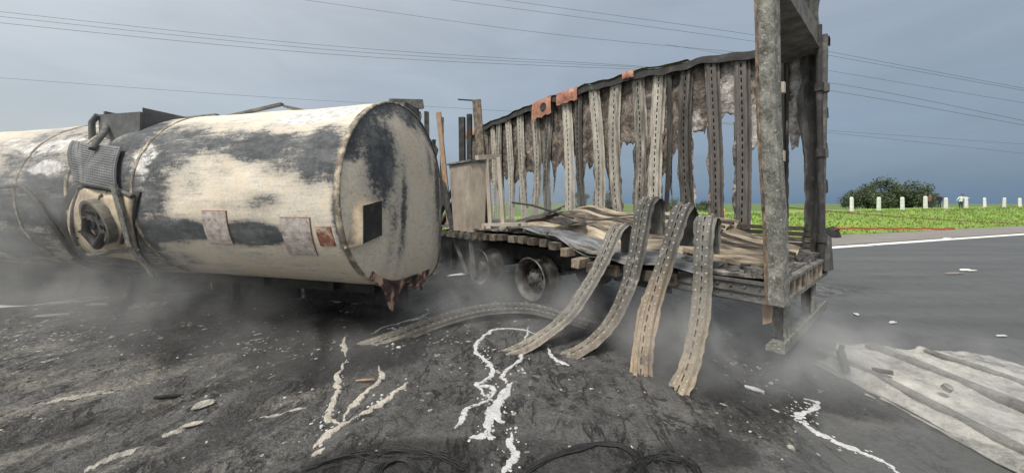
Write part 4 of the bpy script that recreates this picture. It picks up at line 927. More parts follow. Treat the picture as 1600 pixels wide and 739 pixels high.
# slotted wall posts ------------------------------------------------
def slot_post(path, side, face, width, mats, name, parent, label=None, cat=None, group=None, depth=.045, pitch=.115, smooth_edge=0.0, seed=0, studs=False, sl=.0105):
    """path: centre points, side: unit vectors across the face, face: outward normals; hat section with punched slots, dark back strip behind them"""
    path = [Vector(p) for p in path]
    L = [0.0]
    for a, b in zip(path[:-1], path[1:]): L.append(L[-1] + (b - a).length)
    n = max(4, int(L[-1] / (pitch / 2))); n += n % 2 == 0
    def samp(arr, s):
        k = min(len(L) - 2, max(0, next((i for i in range(len(L) - 1) if L[i + 1] >= s), len(L) - 2))); u = (s - L[k]) / max(1e-6, L[k + 1] - L[k])
        return arr[k].lerp(arr[k + 1], u)
    side = [Vector(v) for v in side]; face = [Vector(v) for v in face]
    w = width / 2
    prof = [(-w * 1.0, -depth), (-w * .74, -depth), (-w * .62, 0), (-w * .30, 0), (-w * .26, -.008), (-sl, -.008), (sl, -.008), (w * .26, -.008), (w * .30, 0), (w * .62, 0), (w * .74, -depth), (w * 1.0, -depth)]
    m = MB(); vs = []; rr = random.Random(seed); K = len(prof)
    ss_ = []
    for i in range(n + 1):
        # long slot, short bridge
        s = (i // 2) * pitch + (pitch * .62 if i % 2 else 0); ss_.append(min(s, L[-1]))
    for s in ss_:
        c, sv, fv = samp(path, s), samp(side, s).normalized(), samp(face, s).normalized()
        for a, d in prof:
            jj = rr.uniform(-1, 1) * smooth_edge if abs(a) > w * .9 else 0
            if studs and s < .05 and abs(a) > sl: s_ = rr.uniform(-.03, .03)
            else: s_ = 0
            vs.append(c + sv * (a + jj) + fv * d + sv.cross(fv) * s_)
    fs = []
    for i in range(n):
        for k in range(K - 1):
            if k == 5 and i % 2 == 0: continue
            fs.append((i * K + k, (i + 1) * K + k, (i + 1) * K + k + 1, i * K + k + 1))
    m.add(vs, fs, 0, False)
    # back strip
    bv = []
    for s in ss_[::2] + [ss_[-1]]:
        c, sv, fv = samp(path, s), samp(side, s).normalized(), samp(face, s).normalized()
        bv += [c + sv * (-w * .7) - fv * (depth + .003), c + sv * (w * .7) - fv * (depth + .003)]
    m.add(bv, [(2 * i, 2 * i + 2, 2 * i + 3, 2 * i + 1) for i in range(len(bv) // 2 - 1)], 1)
    if studs:
        for q_ in range(int(L[-1] / .085)):
            s = .04 + q_ * .085; c, sv, fv = samp(path, min(s, L[-1])), samp(side, s).normalized(), samp(face, s).normalized(); tv = sv.cross(fv)
            for a in (-.46, .46):
                p = c + sv * (a * w + .006 * math.sin(q_ * 2.1)); r_ = .011
                m.add([p + (sv * math.cos(k * 1.0472) + tv * math.sin(k * 1.0472)) * r_ + fv * z for z in (-.004, .005) for k in range(6)], [(6, 7, 8, 9, 10, 11)] + [(k, (k + 1) % 6, 6 + (k + 1) % 6, 6 + k) for k in range(6)], 2)
    o = m.build(name, mats, parent, label, cat, group)
    if studs:
        u = np.array([0.0] * len(m.v)); P0 = np.array([tuple(p) for p in path]); Lr = np.array(L) / L[-1]
        V_ = np.array(m.v); d = ((V_[:, None, :] - P0[None]) ** 2).sum(-1).argmin(1); setattr_f(o, 'along', Lr[d])
    return o
posts = []; DTS = []
PXS = [(1217, 'D', .20), (1160, 'D', .20), (1114, 'D', .19), (1075, 'D', .20), (1047, 'P', .09), (1031, 'N', .20), (997, 'N', .20), (964, 'N', .21), (930, 'N', .21), (906, 'D', .17), (885, 'N', .22), (860, 'N', .20), (835, 'N', .21), (814, 'N', .20), (796, 'N', .19), (782, 'N', .19)]
TS = [(far_t(x), k, w * (1.34 if k == 'N' else 1.15)) for x, k, w in PXS] + [(7.5, 'N', .19), (7.85, 'N', .19), (8.2, 'N', .19), (8.5, 'N', .18), (8.8, 'N', .18)]
for i, (t, k, w) in enumerate(TS):
    zt = topz(t) - .07; zb = deck(t, WT) + .03; dt = -.10 - .07 * math.sin(i * 2.1) if t > 3.4 else .05 * math.sin(i * 1.7)
    bow = .08 * math.sin(i * 3.3) + .03 * math.sin(i * 7.9); dt += .05 * math.sin(i * 5.3); DTS.append((dt, bow, zb, zt))
    zz = np.linspace(zb, zt, 9)
    f = (zz - zb) / (zt - zb)
    path = [(-(t + dt * (1 - u)) + bow * math.sin(u * math.pi), WT - .07 + .03 * math.sin(u * 3 + i), z) for u, z in zip(f, zz)]
    if k == 'P':
        m = MB(); m.tube([(p[0], p[1], p[2]) for p in path], .045, 4, smooth=False); m.build('wall_post', M_POSTD, trailer); continue
    tw = .06 * math.sin(i * 4.1)
    slot_post(path, [(1, tw * (u - .5), 0) for u in f], [(tw * (u - .5), -1, 0) for u in f], w, [M_POSTD if k == 'D' else M_POST, M_CHAR], 'wall_post', trailer, smooth_edge=.006, seed=i)
# melted lining sheets between the posts
def lining(ta, tb, zlow, rag, silver, seed, fringe=0.0, prong=.5):
    n, mz = 16, 22; Q = np.zeros((n + 1, mz + 1, 3)); ph = seed * 1.7
    for i in range(n + 1):
        u = i / n; t = ta + (tb - ta) * u; zt = topz(t) - .05
        edge = zlow + prong * (1 - abs(2 * u - 1) ** (1.6 if seed < 35 else 4.5)) + rag * (float(vnoise(u * 6 + ph, seed)) - .5) * 2 + rag * .6 * (float(vnoise(u * 17 + ph, seed + 5)) - .5)
        edge = min(edge, zt - .1)
        for k in range(mz + 1):
            v = k / mz; z = zt + (edge - zt) * v
            Q[i, k] = (-(t - .10 * v * (t > 3.4)), WT + .03 + .09 * (float(fbm(t * 4, z * 2.5, seed)) - .5) + .06 * v * v * (float(vnoise(u * 4, seed)) - .5), z)
    o = MB().grid(Q, thick=.006, nrm=(0, -1, 0)).build('lining_sheet', M_LIN, trailer)
    a = np.full((n + 1, mz + 1), silver) + np.linspace(-.1, .15, mz + 1)[None, :] + .38 * np.abs(np.linspace(-1, 1, n + 1)[:, None]) ** 5 + .5 * (vnoise(np.linspace(0, 3, n + 1)[:, None], np.linspace(0, 4, mz + 1)[None, :], seed) - .5)
    setattr_f(o, 'silver', np.concatenate([a.ravel(), a.ravel()]))
LOW = {0: (2.15, .35, .62), 1: (2.1, .25, .62), 2: (2.85, .20, .60), 3: (2.70, .25, .30), 4: (2.62, .16, .05), 5: (2.60, .14, .0), 6: (2.72, .16, .0), 7: (2.76, .16, .0), 8: (2.72, .16, .05), 9: (2.75, .14, .0), 10: (2.8, .18, .05), 11: (2.75, .16, .05), 12: (2.75, .15, .05), 13: (2.7, .14, .1)}
edges = [.20] + [t for t, _, _ in TS]
for i in range(len(edges) - 1):
    zl, rg, sv = LOW.get(i, (2.65, .14, .1)); wv = .34 if i < 1 else .30
    lining(edges[i] - .02, edges[i + 1] + .02, zl - .15 - (.55 + .35 * random.random() if i > 3 else 0), rg, sv, 31 + i, prong=.55 if i in (0, 1, 2, 3) else .30 + 1.0 * (.2 + .6 * random.random()))
# ragged strips of lining still clinging to the posts
for i, (t, k, w) in enumerate(TS[:16]):
    if k == 'P': continue
    for sg in (-1, 1):
        if random.random() < (.2 if i < 4 else .3): continue
        n = 26; Q = np.zeros((n + 1, 3, 3)); zb = deck(t, WT) + random.uniform(.05, .5); zt = 3.0
        for q_ in range(n + 1):
            v = q_ / n; z = zb + (zt - zb) * v; uu = (z - DTS[i][2]) / (DTS[i][3] - DTS[i][2]); dt = DTS[i][0] * (1 - uu) - DTS[i][1] * math.sin(uu * math.pi)
            wd = .012 + .035 * float(vnoise(z * 7 + i, sg * 3.0)) + .02 * float(vnoise(z * 19, i))
            for s_2 in range(3): Q[q_, s_2] = (-(t + dt) + sg * (w * .40 + wd * s_2 / 2), WT - .015 + .03 * math.sin(z * 9 + i) * s_2 / 2, z)
        o = MB().grid(Q, thick=.005, nrm=(0, -1, 0)).build('lining_strip', M_LIN, trailer)
        setattr_f(o, 'silver', np.full(2 * (n + 1) * 3, .42 if i < 4 else .2))
# top rail with a rolled lip, scorched red scraps folded over it
tt = np.linspace(-.02, 9.0, 110); Q = np.zeros((110, 5, 3))
for i, t in enumerate(tt):
    z = topz(t); jg = .03 * float(vnoise(t * 9, 1.0)); lo = .10 + .05 * float(vnoise(t * 5, 7.7))
    for k, (w, zz) in enumerate(((WT + .03, z - .09), (WT + .03, z + .0), (WT - .03, z + .018 + jg * .4), (WT - .12, z - .01 + jg * .3), (WT - .13, z - lo))): Q[i, k] = (-t, w, zz)
MB().grid(Q, 0, False, thick=.008, nrm=(0, 0, 1)).build('top_rail', M_CHAR, trailer)
Q = np.zeros((60, 3, 3))
for i, t in enumerate(np.linspace(1.8, 8.9, 60)):
    z = topz(t) + .012
    for k in range(3): Q[i, k] = (-t, WT - .15 + .08 * k, z + .02 + .025 * float(vnoise(t * 6, 3)) - .02 * (k == 0))
MB().grid(Q, thick=.006).build('roof_edge_strip', M_CORR, trailer)
for (xa, xb, ya, yb, lab) in ((839, 868, 157, 184, 'scorched red panel scrap with a hole, folded over the rail'), (877, 909, 141, 160, 'scorched red panel scrap with dark blister, folded over the rail'), (733, 748, 206, 216, 'small red panel scrap at the front of the rail'), (980, 997, 116, 127, 'small faded red scrap on the rail')):
    t0, t1 = far_t(xb), far_t(xa); d = 4.674 + .764 * (t0 + t1) / 2; hgt = (yb - ya) / FPX * d
    n = 8; Q = np.zeros((n + 1, n + 1, 3))
    for i in range(n + 1):
        t = t0 + (t1 - t0) * i / n
        for k in range(n + 1):
            v = k / n; Q[i, k] = (-t, WT - .16 - .02 * math.sin(v * 3) - .04 * math.sin(i * .9) * v * .4, topz(t) + .045 - hgt * v * (1 + .06 * math.sin(i * 1.9)))
    m = MB().grid(Q, 0, False, thick=.012, nrm=(0, -1, 0)); o = m.build('red_panel_scrap', M_RED, trailer, lab)
    if xa == 839:
        h = MB(); c = Q[3, 4]; h.tube([(c[0], c[1] - .002, c[2]), (c[0], c[1] - .016, c[2])], [.11, .10], 12); h.build('burnt_hole', M_CHAR, o)
# kick planks along the foot of the far wall at the rear
for k in range(5):
    m = MB(); z = 1.03 + k * .075; m.hexa([(-2.6, WT - .16 + .005 * k, z), (-.16, WT - .16 + .005 * k, z - .01), (-.16, WT - .11, z - .01), (-2.6, WT - .11, z), (-2.6, WT - .15, z + .055), (-.16, WT - .15, z + .05), (-.16, WT - .11, z + .05), (-2.6, WT - .11, z + .055)])
    m.build('kick_plank', M_CORRD if k % 2 else M_WOOD, trailer)
# front bulkhead remnants behind the tank
m = MB()
for w, lean, top, wd in ((.05, .05, 4.45, .10), (.22, .0, 4.25, .07), (.5, -.04, 4.3, .12), (.9, .02, 4.2, .08)): m.bar((-8.2, w, 1.1), (-8.2 + lean, w + lean, top), wd, .07, (1, 0, 0))
m.bar((-8.2, -.6, 4.32), (-8.15, .3, 4.46), .12, .24); m.bar((-8.2, -.6, 4.06), (-8.15, .25, 4.12), .08, .12); m.bar((-8.2, -.3, 3.5), (-8.2, .5, 3.6), .07, .10)
m.tube([(-8.0, .42, 2.9), (-8.0, .45, 3.2), (-8.0, .42, 3.45)], [.18, .24, .10], 9)
m.build('front_bulkhead', M_CHAR2, trailer)
# upright remains at the front of the near edge
m = MB(); m.bar((-5.55, .58, 1.15), (-5.62, .38, 4.02), .19, .05, (.6, -.8, 0)); m.bar((-5.66, .68, 2.7), (-5.72, .50, 3.98), .05, .06, (.6, -.8, 0)); m.build('bulkhead_plank', M_WOOD, trailer, 'tall scorched plank with a nail at its tip')
m = MB(); m.bar((-5.62, .38, 4.0), (-5.95, .1, 4.05), .02, .03); m.build('plank_nail', M_CHAR, trailer)
m = MB(); m.bar((-6.15, .36, 1.2), (-6.15, .33, 3.72), .13, .10, (.6, -.8, 0), 0, 1.05); m.bar((-6.02, .46, 1.2), (-6.0, .44, 3.78), .11, .09, (.6, -.8, 0)); m.build('charred_stake', M_CHAR, trailer, 'black charred twin stake behind the bleached box')
m = MB(); m.bar((-6.5, .20, 1.2), (-6.9, .12, 3.95), .12, .05, (.6, -.8, 0)); m.build('bulkhead_plank', M_WOODB, trailer, 'thin brown plank leaning toward the tank')
m = MB(); m.bar((-5.2, .10, 2.66), (-5.25, .75, 2.74), .11, .10); m.build('bulkhead_beam', M_BOXL, trailer); m = MB(); m.bar((-5.15, .42, 1.15), (-5.2, .36, 2.66), .08, .06, (.6, -.8, 0)); m.bar((-5.0, .65, 1.2), (-5.1, .6, 2.7), .08, .06, (.6, -.8, 0)); m.build('bulkhead_strut', M_BOXL, trailer)
m = MB(); m.hexa([(-6.0, .02, 1.06), (-5.22, .0, 1.04), (-5.24, .32, 1.06), (-6.0, .36, 1.08), (-6.14, -.02, 2.55), (-5.26, -.03, 2.56), (-5.22, .38, 2.60), (-6.14, .40, 2.58)], 0)
m.build('tool_box', [M_BOX], trailer, 'heat bleached upright steel box at the front deck edge')
m = MB(); m.box((-6.22, -.07, 2.575), (-5.2, .42, 2.61), 0, .012); m.build('box_lid', M_CHAR2, trailer)
m = MB(); m.hexa([(-5.215, .0, 1.05), (-5.20, .30, 1.07), (-5.23, .31, 1.07), (-5.24, .0, 1.05), (-5.25, -.02, 2.55), (-5.21, .37, 2.57), (-5.24, .38, 2.57), (-5.275, -.02, 2.55)]); m.build('box_flank', M_BOXL, trailer)
m = MB(); m.box((-7.2, -.06, .93), (-4.9, .1, 1.05), 0, .02); m.build('edge_beam', M_CHAR2, trailer)
for (a, b, w, h) in (((6.1, .05, 1.02), (6.75, .15, 2.35), .07, .09), ((6.35, .2, 1.0), (6.9, -.05, 2.9), .08, .06), ((6.9, .1, 1.0), (6.3, .3, 1.9), .06, .10), ((7.2, .0, 1.0), (7.1, .1, 3.3), .12, .08), ((6.6, .5, 1.1), (7.4, .4, 2.2), .07, .12), ((5.8, .4, 1.1), (6.9, .5, 1.5), .10, .10), ((7.5, .3, 1.1), (7.0, .9, 2.6), .08, .10)):
    MB().bar(loc(*a), loc(*b), w, h, (.3, .9, .2)).build('charred_beam', M_CHAR, trailer)
for (a, b, w) in (((5.35, .03, 1.0), (5.30, .10, .15), .10), ((6.2, .1, 1.0), (5.9, .3, .1), .08)):
    MB().bar(loc(*a), loc(*b), w, .07, (.3, .9, .2)).build('hanging_bracket', M_CHAR2, trailer)
for (t0, w0, t1, w1, z, nm) in ((5.1, .2, 4.3, .5, 1.22, 'fallen_beam'), (5.0, .55, 4.5, .9, 1.22, 'fallen_beam')):
    MB().bar((-t0, w0, z), (-t1, w1, z + .02), .13, .13).build(nm, M_BOXL, trailer)

# ------------------------------------------------------------------ loose sheets lying on the deck
def slat_panel(ta, tb, w0f, w1f, zf, ns_, mat, label, n=44, tilt=.075, seed=0, skew=0.0):
    """fallen wall panel: long steel slats lying side by side, each lapped a little over the next"""
    rr = random.Random(seed)
    c = loc((ta + tb) / 2, (w0f(.5) + w1f(.5)) / 2, deck((ta + tb) / 2, 1)); root = empty('slatted_panel', BM_ @ c, TAb, label, 'wall panel', 'fallen slatted panels on the trailer deck')
    for k in range(ns_):
        e0, e1 = rr.uniform(-.03, .03), rr.uniform(-.03, .03); dz = rr.uniform(-.012, .012); wob = rr.uniform(0, 6)
        Q = np.zeros((n + 1, 6, 3))
        for i in range(n + 1):
            u = i / n; t = ta + e0 + (tb + e1 - ta - e0) * u
            for q_, (fv, up) in enumerate(((.0, -.3), (.08, .35), (.35, .62), (.65, .80), (.93, 1.0), (1.0, .45))):
                v = (k + .02 + .86 * fv) / ns_; w = w0f(u) + (w1f(u) - w0f(u)) * v
                p = loc(t + skew * v, w, zf(u, v, t) + tilt * up + dz + .010 * math.sin(t * 5 + wob) + .012 * (float(vnoise(t * 4, k * 3.1)) - .5)) - c
                Q[i, q_] = p
        MB().grid(Q, 0, False, thick=.004).build('slat', mat, root)
    return root
slat_panel(1.15, 4.6, lambda u: .58 + .30 * u * u, lambda u: 1.98, lambda u, v, t: deck(t, 1) + .07 + .40 * v * (1 - .45 * abs(2 * u - .9) ** 2) + .09 * math.sin(u * 7 + 1) * v + .035 * math.sin(u * 15 + v * 3), 9, M_CORR,
       'large buckled panel of straw-coloured slats heaped along the middle of the deck', seed=1, skew=-.2)
slat_panel(.16, 1.15, lambda u: .30 + .25 * u, lambda u: 1.55 + .3 * u, lambda u, v, t: deck(t, 1) + .05 + .26 * u * (.35 + .65 * v) + .05 * v, 9, M_CORR,
       'panel of straw-coloured slats sloping up just left of the tall galvanised post', 20, .07, 2)
slat_panel(3.95, 4.8, lambda u: .85, lambda u: 1.5 + .2 * u, lambda u, v, t: deck(t, 1) + .16 + .30 * (1 - u) * (.5 + .5 * v) + .05 * math.sin(u * 3) * v, 4, M_CORRD,
       'small folded panel of grey slats tilted up in front of the upright beams', 16, .05, 3)
# black bent rod over the pile, loose rod
m = MB(); m.tube([BM_ @ loc(5.0, .9, 1.72), BM_ @ loc(4.4, .95, 1.66), BM_ @ loc(3.75, 1.05, 1.50), BM_ @ loc(3.4, 1.05, 1.42)], .022, 7); m.build('bent_rod', M_CHAR, None, 'thin black bent rod lying over the corrugated pile', 'rod')
Q = np.zeros((14, 6, 3))
for i in range(14):
    for k in range(6):
        t = 2.75 + .9 * i / 13; w = .55 + .3 * k / 5 * math.sin(math.pi * (i + 1) / 15); Q[i, k] = BM_ @ loc(t, w, deck(t, .6) + .24 + .04 * math.sin(i * .8) + .03 * k / 5)
MB().grid(Q, thick=.01).build('charred_sheet_scrap', M_CHAR, None, 'curled black scrap lying at the foot of the corrugated pile', 'sheet scrap')
# rubble on deck at the rear
vs = MB()
for k in range(170):
    t = random.uniform(.08, 1.1) if k < 90 else random.uniform(3.2, 5.4); w = random.uniform(.1, 2.1) if k < 90 else random.uniform(.05, .9)
    c = BM_ @ loc(t, w, deck(t, w) + .07); s = random.uniform(.02, .07)
    vs.hexa([c + Vector((random.gauss(0, .3) + a, random.gauss(0, .3) + b, d)) * s for d in (-.6, .5) for a, b in ((-1, -1), (1, -1), (1, 1), (-1, 1))], random.randint(0, 1))
vs.build('deck_rubble', [M_ASHDECK, M_CHAR2], None, kind='stuff')

# ------------------------------------------------------------------ bent slotted strips draped over the deck edge and one on the ground
def strip_thing(pxpts, ends, width, mats, label, over, seed, sidevec=None, group='bent slotted strips torn from the trailer wall'):
    """pxpts: silhouette centre line from the ground end to the crest; depth runs evenly from the ground contact to the crest"""
    (d0, d1) = ends; n = len(pxpts); P = []
    cum = [0]
    for a, b in zip(pxpts[:-1], pxpts[1:]): cum.append(cum[-1] + math.hypot(b[0] - a[0], b[1] - a[1]))
    for (x, y), c in zip(pxpts, cum): P.append(px(x, y, d0 + (d1 - d0) * (c / cum[-1]) ** 1.0))
    for o in over: P.append(P[n - 1] + Vector(o))
    C = catmull(P, 7); S_, F_ = [], []; g0 = (P[2] - P[0]); g0 = Vector((-g0.y, g0.x, 0)).normalized(); g0 = -g0 if g0.dot(LA) < 0 else g0
    C = [c + Vector((.008 * (float(vnoise(i * .23, seed * 3.1)) - .5), .008 * (float(vnoise(i * .23, seed * 5.7)) - .5), .010 * (float(vnoise(i * .31, seed * 2.3)) - .5))) for i, c in enumerate(C)]
    for i, p in enumerate(C):
        d = (C[min(i + 1, len(C) - 1)] - C[max(i - 1, 0)]).normalized(); sv = g0.lerp(LA, min(1, i / (len(C) * .55))).normalized(); s = (sv - d * sv.dot(d)).normalized(); s = Matrix.Rotation(.55 * (float(vnoise(i * .13, seed * 7.7)) - .5), 3, d) @ s; f = s.cross(d)
        if i < len(C) * .5 and f.y > 0 or (i == 0 and f.z < 0): pass
        S_.append(s); F_.append(f)
    # outward face looks toward the viewer's side (away from the trailer)
    if F_[len(F_) // 3].dot(-WA + Vector((0, 0, .4))) < 0: F_ = [-f for f in F_]; S_ = [-s for s in S_]
    return slot_post(C, S_, F_, width, mats, 'slotted_strip', None, label, 'metal strip', group, depth=.03, pitch=.105, smooth_edge=.009, seed=seed, studs=True, sl=.007)
strip_thing([(776, 554), (815, 540), (852, 518), (890, 484), (920, 440), (943, 398), (958, 362), (968, 350)], (3.92, 4.62), .235, [M_ST1, M_CHAR2, M_STUD],
            'grey bent slotted strip draped over the deck edge, leftmost of the four', [(.10, .09, -.02), (.17, .14, -.14), (.19, .17, -.42)], 1)
strip_thing([(877, 556), (915, 538), (945, 510), (968, 472), (985, 425), (997, 370), (1005, 325), (1013, 309)], (3.86, 4.28), .235, [M_ST2, M_CHAR2, M_STUD],
            'dark bent slotted strip arching highest over the deck edge, second from the left', [(.10, .08, .0), (.16, .13, -.12), (.17, .15, -.50)], 2)
strip_thing([(1001, 588), (1002, 550), (1010, 500), (1024, 448), (1042, 392), (1056, 346), (1066, 320)], (3.40, 3.86), .215, [M_ST3, M_CHAR2, M_STUD],
            'straw-tinted bent slotted strip with its lower end just right of centre, third from the left', [(.09, .08, .02), (.17, .15, -.10), (.18, .17, -.48)], 3)
strip_thing([(1057, 612), (1073, 572), (1086, 520), (1094, 465), (1096, 410), (1098, 362), (1102, 338)], (3.12, 3.62), .200, [M_ST4, M_CHAR2, M_STUD],
            'grey and straw bent slotted strip reaching nearest the viewer, rightmost of the four', [(.07, .07, .015), (.14, .13, -.08), (.15, .15, -.40)], 4)
C = catmull([Vector((*gpt(*p_)[:2], z)) for p_, z in zip([(557, 551), (630, 529), (700, 511), (765, 499), (830, 496), (890, 504), (940, 516)], (.04, .08, .15, .18, .16, .08, .05))], 8)
S_, F_ = [], []
for i, p in enumerate(C):
    d = (C[min(i + 1, len(C) - 1)] - C[max(i - 1, 0)]).normalized(); s = d.cross(Vector((.1, -.35, .93))).normalized(); S_.append(s); F_.append(s.cross(d) if s.cross(d).z > 0 else -s.cross(d))
slot_post(C, S_, F_, .26, [M_ST2, M_CHAR, M_STUD], 'slotted_strip', None, 'dark bowed slotted strip lying flat on the ground below the wheel', 'metal strip', 'bent slotted strips torn from the trailer wall', depth=.03, pitch=.105, seed=9, studs=True)

# ------------------------------------------------------------------ frozen aluminium runs, ash streaks
def run(branches, name, mat, label, group, cat, wpx=(12, 14), lift=.012, seed=0):
    m = MB(); rr = random.Random(seed)
    for bi, br in enumerate(branches):
        wsc = 1.0
        if isinstance(br, tuple): br, wsc = br
        C = catmull([Vector((*gpt(*p_)[:2], 0)) for p_ in br], 16); C = [c + Vector((0.035 * (float(vnoise(i * .30, seed + bi, 1.0)) - .5) + .014 * (float(vnoise(i * .9, seed + bi, 2.0)) - .5), .035 * (float(vnoise(i * .30, seed + bi, 3.0)) - .5), 0)) * (1 if 2 < i < 999 else .3) for i, c in enumerate(C)]; n = len(C); P = np.zeros((n, 7, 3))
        # side-to-side wander so that the run pools and narrows
        for i, c in enumerate(C):
            d = (C[min(i + 1, n - 1)] - C[max(i - 1, 0)]); d.z = 0; d.normalize(); s = Vector((-d.y, d.x, 0)); u = i / (n - 1)
            base = .030 * wsc * (.55 + .9 * float(vnoise(i * .3 + bi * 9, seed)))
            end = min(1, .25 + 3.2 * min(u, 1 - u))
            wl_ = base * end * (1 + .6 * (float(vnoise(i * 1.9, seed + 3.3)) - .5)); wr_ = base * end * (1 + .6 * (float(vnoise(i * 1.9, seed + 8.3)) - .5))
            for k in range(7):
                a = k / 6 * 2 - 1; off = a * (wl_ if a < 0 else wr_); p = c + s * off
                P[i, k] = (p.x, p.y, gh(p.x, p.y) + (lift * .5 * (1 - a ** 4) ** .5 * (1 + .8 * (float(vnoise(p.x * 38, p.y * 38)) - .5)) if abs(a) < 1 else -.008))
        m.grid(P, 0, False)
    return m.build(name, mat, None, label, cat, group)
GA = 'frozen runs of molten aluminium on the asphalt'
run([[(541, 566), (528, 590), (530, 612), (516, 640), (515, 655), (530, 663)], [(592, 573), (597, 588), (585, 606), (565, 620), (548, 640), (540, 655)], [(638, 603), (612, 622), (585, 640), (553, 655)], [(553, 655), (530, 668), (508, 684), (490, 698)]],
    'aluminium_run', M_ALUT, 'tan frozen aluminium run forking like a trident, left of centre', GA, 'aluminium run', seed=1, lift=.018)
run([[(541, 525), (537, 545), (541, 562)]], 'aluminium_run', M_ALUT, 'short tan frozen aluminium drip just above the trident-shaped run', GA, 'aluminium run', seed=2)
run([([(838, 522), (800, 514), (770, 518), (748, 534), (746, 552), (768, 570), (766, 588), (745, 598), (758, 612), (770, 628)], .85), ([(826, 512), (818, 540), (812, 562), (785, 582), (792, 600)], .8), ([(800, 600), (782, 620), (766, 652), (758, 678), (735, 688)], 1.25), ([(758, 678), (772, 686)], .9),
     ([(765, 625), (735, 636), (722, 652), (713, 670)], .85), ([(798, 604), (786, 626), (778, 648), (788, 662)], .95), ([(742, 600), (772, 606), (764, 626)], .8)],
    'aluminium_run', M_ALU, 'white branching frozen aluminium run with a loop, below the leftmost draped strip', GA, 'aluminium run', seed=3, lift=.016)
run([([(800, 677), (796, 694), (806, 708), (792, 722), (783, 745)], 1.0)], 'aluminium_run', M_ALU, 'short white frozen aluminium run at the bottom middle edge', GA, 'aluminium run', seed=4)
run([([(856, 541), (862, 556), (876, 566), (888, 570)], .95)], 'aluminium_run', M_ALU, 'small white frozen aluminium run beside the end of the second draped strip', GA, 'aluminium run', seed=5)
run([([(1256, 624), (1280, 632), (1268, 644), (1245, 652), (1262, 668), (1300, 688), (1345, 706), (1380, 722), (1415, 745)], .85)], 'aluminium_run', M_ALU, 'long white zigzag frozen aluminium run left of the flattened roof sheet', GA, 'aluminium run', seed=6)
run([([(578, 526), (600, 514), (640, 500), (672, 490)], .8), ([(606, 516), (622, 522)], .8), ([(640, 500), (668, 498)], .7)], 'aluminium_run', M_ALU, 'pale frozen aluminium run below the torn tank skirt', GA, 'aluminium run', seed=7)
sp_ = MB()
for pts, n in (([(748, 540), (768, 575), (758, 615), (764, 660), (740, 688)], 70), ([(830, 520), (800, 590), (780, 640)], 40), ([(800, 680), (790, 730)], 30), ([(540, 570), (520, 640), (500, 690)], 30), ([(635, 605), (560, 650)], 25), ([(1260, 625), (1250, 655), (1380, 722)], 50)):
    C = catmull([Vector((*gpt(*p_)[:2], 0)) for p_ in pts], 12)
    for k in range(n):
        c = random.choice(C) + Vector((random.gauss(0, .05), random.gauss(0, .07), 0)); q_ = random.uniform(.004, .014); z = gh(c.x, c.y) + .003; m_ = random.randint(5, 7)
        ring = [(c.x + math.cos(a / m_ * 6.28) * q_ * random.uniform(.5, 1.3), c.y + math.sin(a / m_ * 6.28) * q_ * random.uniform(.6, 1.8), z) for a in range(m_)]
        sp_.add(ring + [(c.x, c.y, z + q_ * .35)], [(a, (a + 1) % m_, m_) for a in range(m_)])
sp_.build('aluminium_spatter', M_ALU, kind='stuff')
GB = 'pale ash streaks on the burnt ground'
run([([(64, 634), (110, 622), (160, 612), (205, 600)], 1.1)], 'ash_streak', M_ASHP, 'long pale ash streak on burnt ground at the far left', GB, 'ash streak', seed=11, lift=.008)
run([([(258, 686), (275, 676), (300, 664)], .9)], 'ash_streak', M_ASHP, 'short curved pale ash streak left of the trident-shaped run', GB, 'ash streak', seed=12, lift=.010)
run([([(130, 742), (165, 722), (225, 700)], .8)], 'ash_streak', M_ASHP, 'pale ash streak running off the bottom left edge', GB, 'ash streak', seed=13, lift=.010)
run([([(405, 652), (440, 645), (480, 638)], .6)], 'ash_streak', M_ASHP, 'faint pale ash streak just left of the trident-shaped run', GB, 'ash streak', seed=14, lift=.008)
run([([(490, 722), (498, 712), (508, 708)], .9)], 'ash_streak', M_ALUT, 'small tan lump below the tail of the trident-shaped run', GB, 'ash streak', seed=15, lift=.012)

# ------------------------------------------------------------------ loose flakes and chips
def flake(p_, w, l, rz, mat, label, cat='flake', seed=0, curl=.3, group='larger loose flakes on the ground'):
    rr = random.Random(seed); n = 7; Q = np.zeros((n, n, 3))
    for i in range(n):
        for k in range(n):
            u, v = i / (n - 1) * 2 - 1, k / (n - 1) * 2 - 1
            sh = math.sqrt(max(.05, 1 - .75 * u * u)); Q[i, k] = (u * l / 2 + rr.uniform(-.06, .06) * l, v * w / 2 * sh + rr.uniform(-.06, .06) * w, .008 + curl * w * v * v + .02 * rr.random() * w)
    o = MB().grid(Q, 0, False, thick=.006).build('loose_flake', mat, None, label, cat, group); g = gpt(*p_)
    o.location = (g.x, g.y, gh(g.x, g.y) + .006); o.rotation_euler = (0, 0, rz); return o
flake((1178, 611), .06, .14, 2.4, M_ALU, 'white curled flake on the ground right of the draped strips', seed=1)
flake((300, 668), .05, .12, .5, M_ALUT, 'tan flake beside the short curved ash streak', seed=2)
flake((265, 622), .03, .22, .2, M_CHAR, 'thin black curled flake left of the trident-shaped run', seed=3, curl=.8)
flake((318, 641), .12, .14, .9, M_ASHP, 'grey round flake above the short curved ash streak', seed=4, curl=.1)
flake((102, 479), .10, .34, .4, M_ALU, 'white flake shining under the smoky tank at far left', seed=5)
flake((152, 479), .08, .30, .0, M_ALU, 'white flat flake next to another under the tank at left', seed=6)
flake((232, 483), .22, .42, .3, M_RUSTY, 'rusty orange scrap on the ground under the tank', seed=7)
flake((80, 496), .12, .40, .3, M_ASHP, 'beige flake on the burnt ground at far left', seed=8)
flake((570, 601), .03, .16, .15, M_WOODB, 'small brown splinter between branches of the trident-shaped run', seed=9)
flake((270, 464), .10, 1.2, .15, M_GALV, 'long pale strip lying in the shade below the tank', 'metal strip', 10)
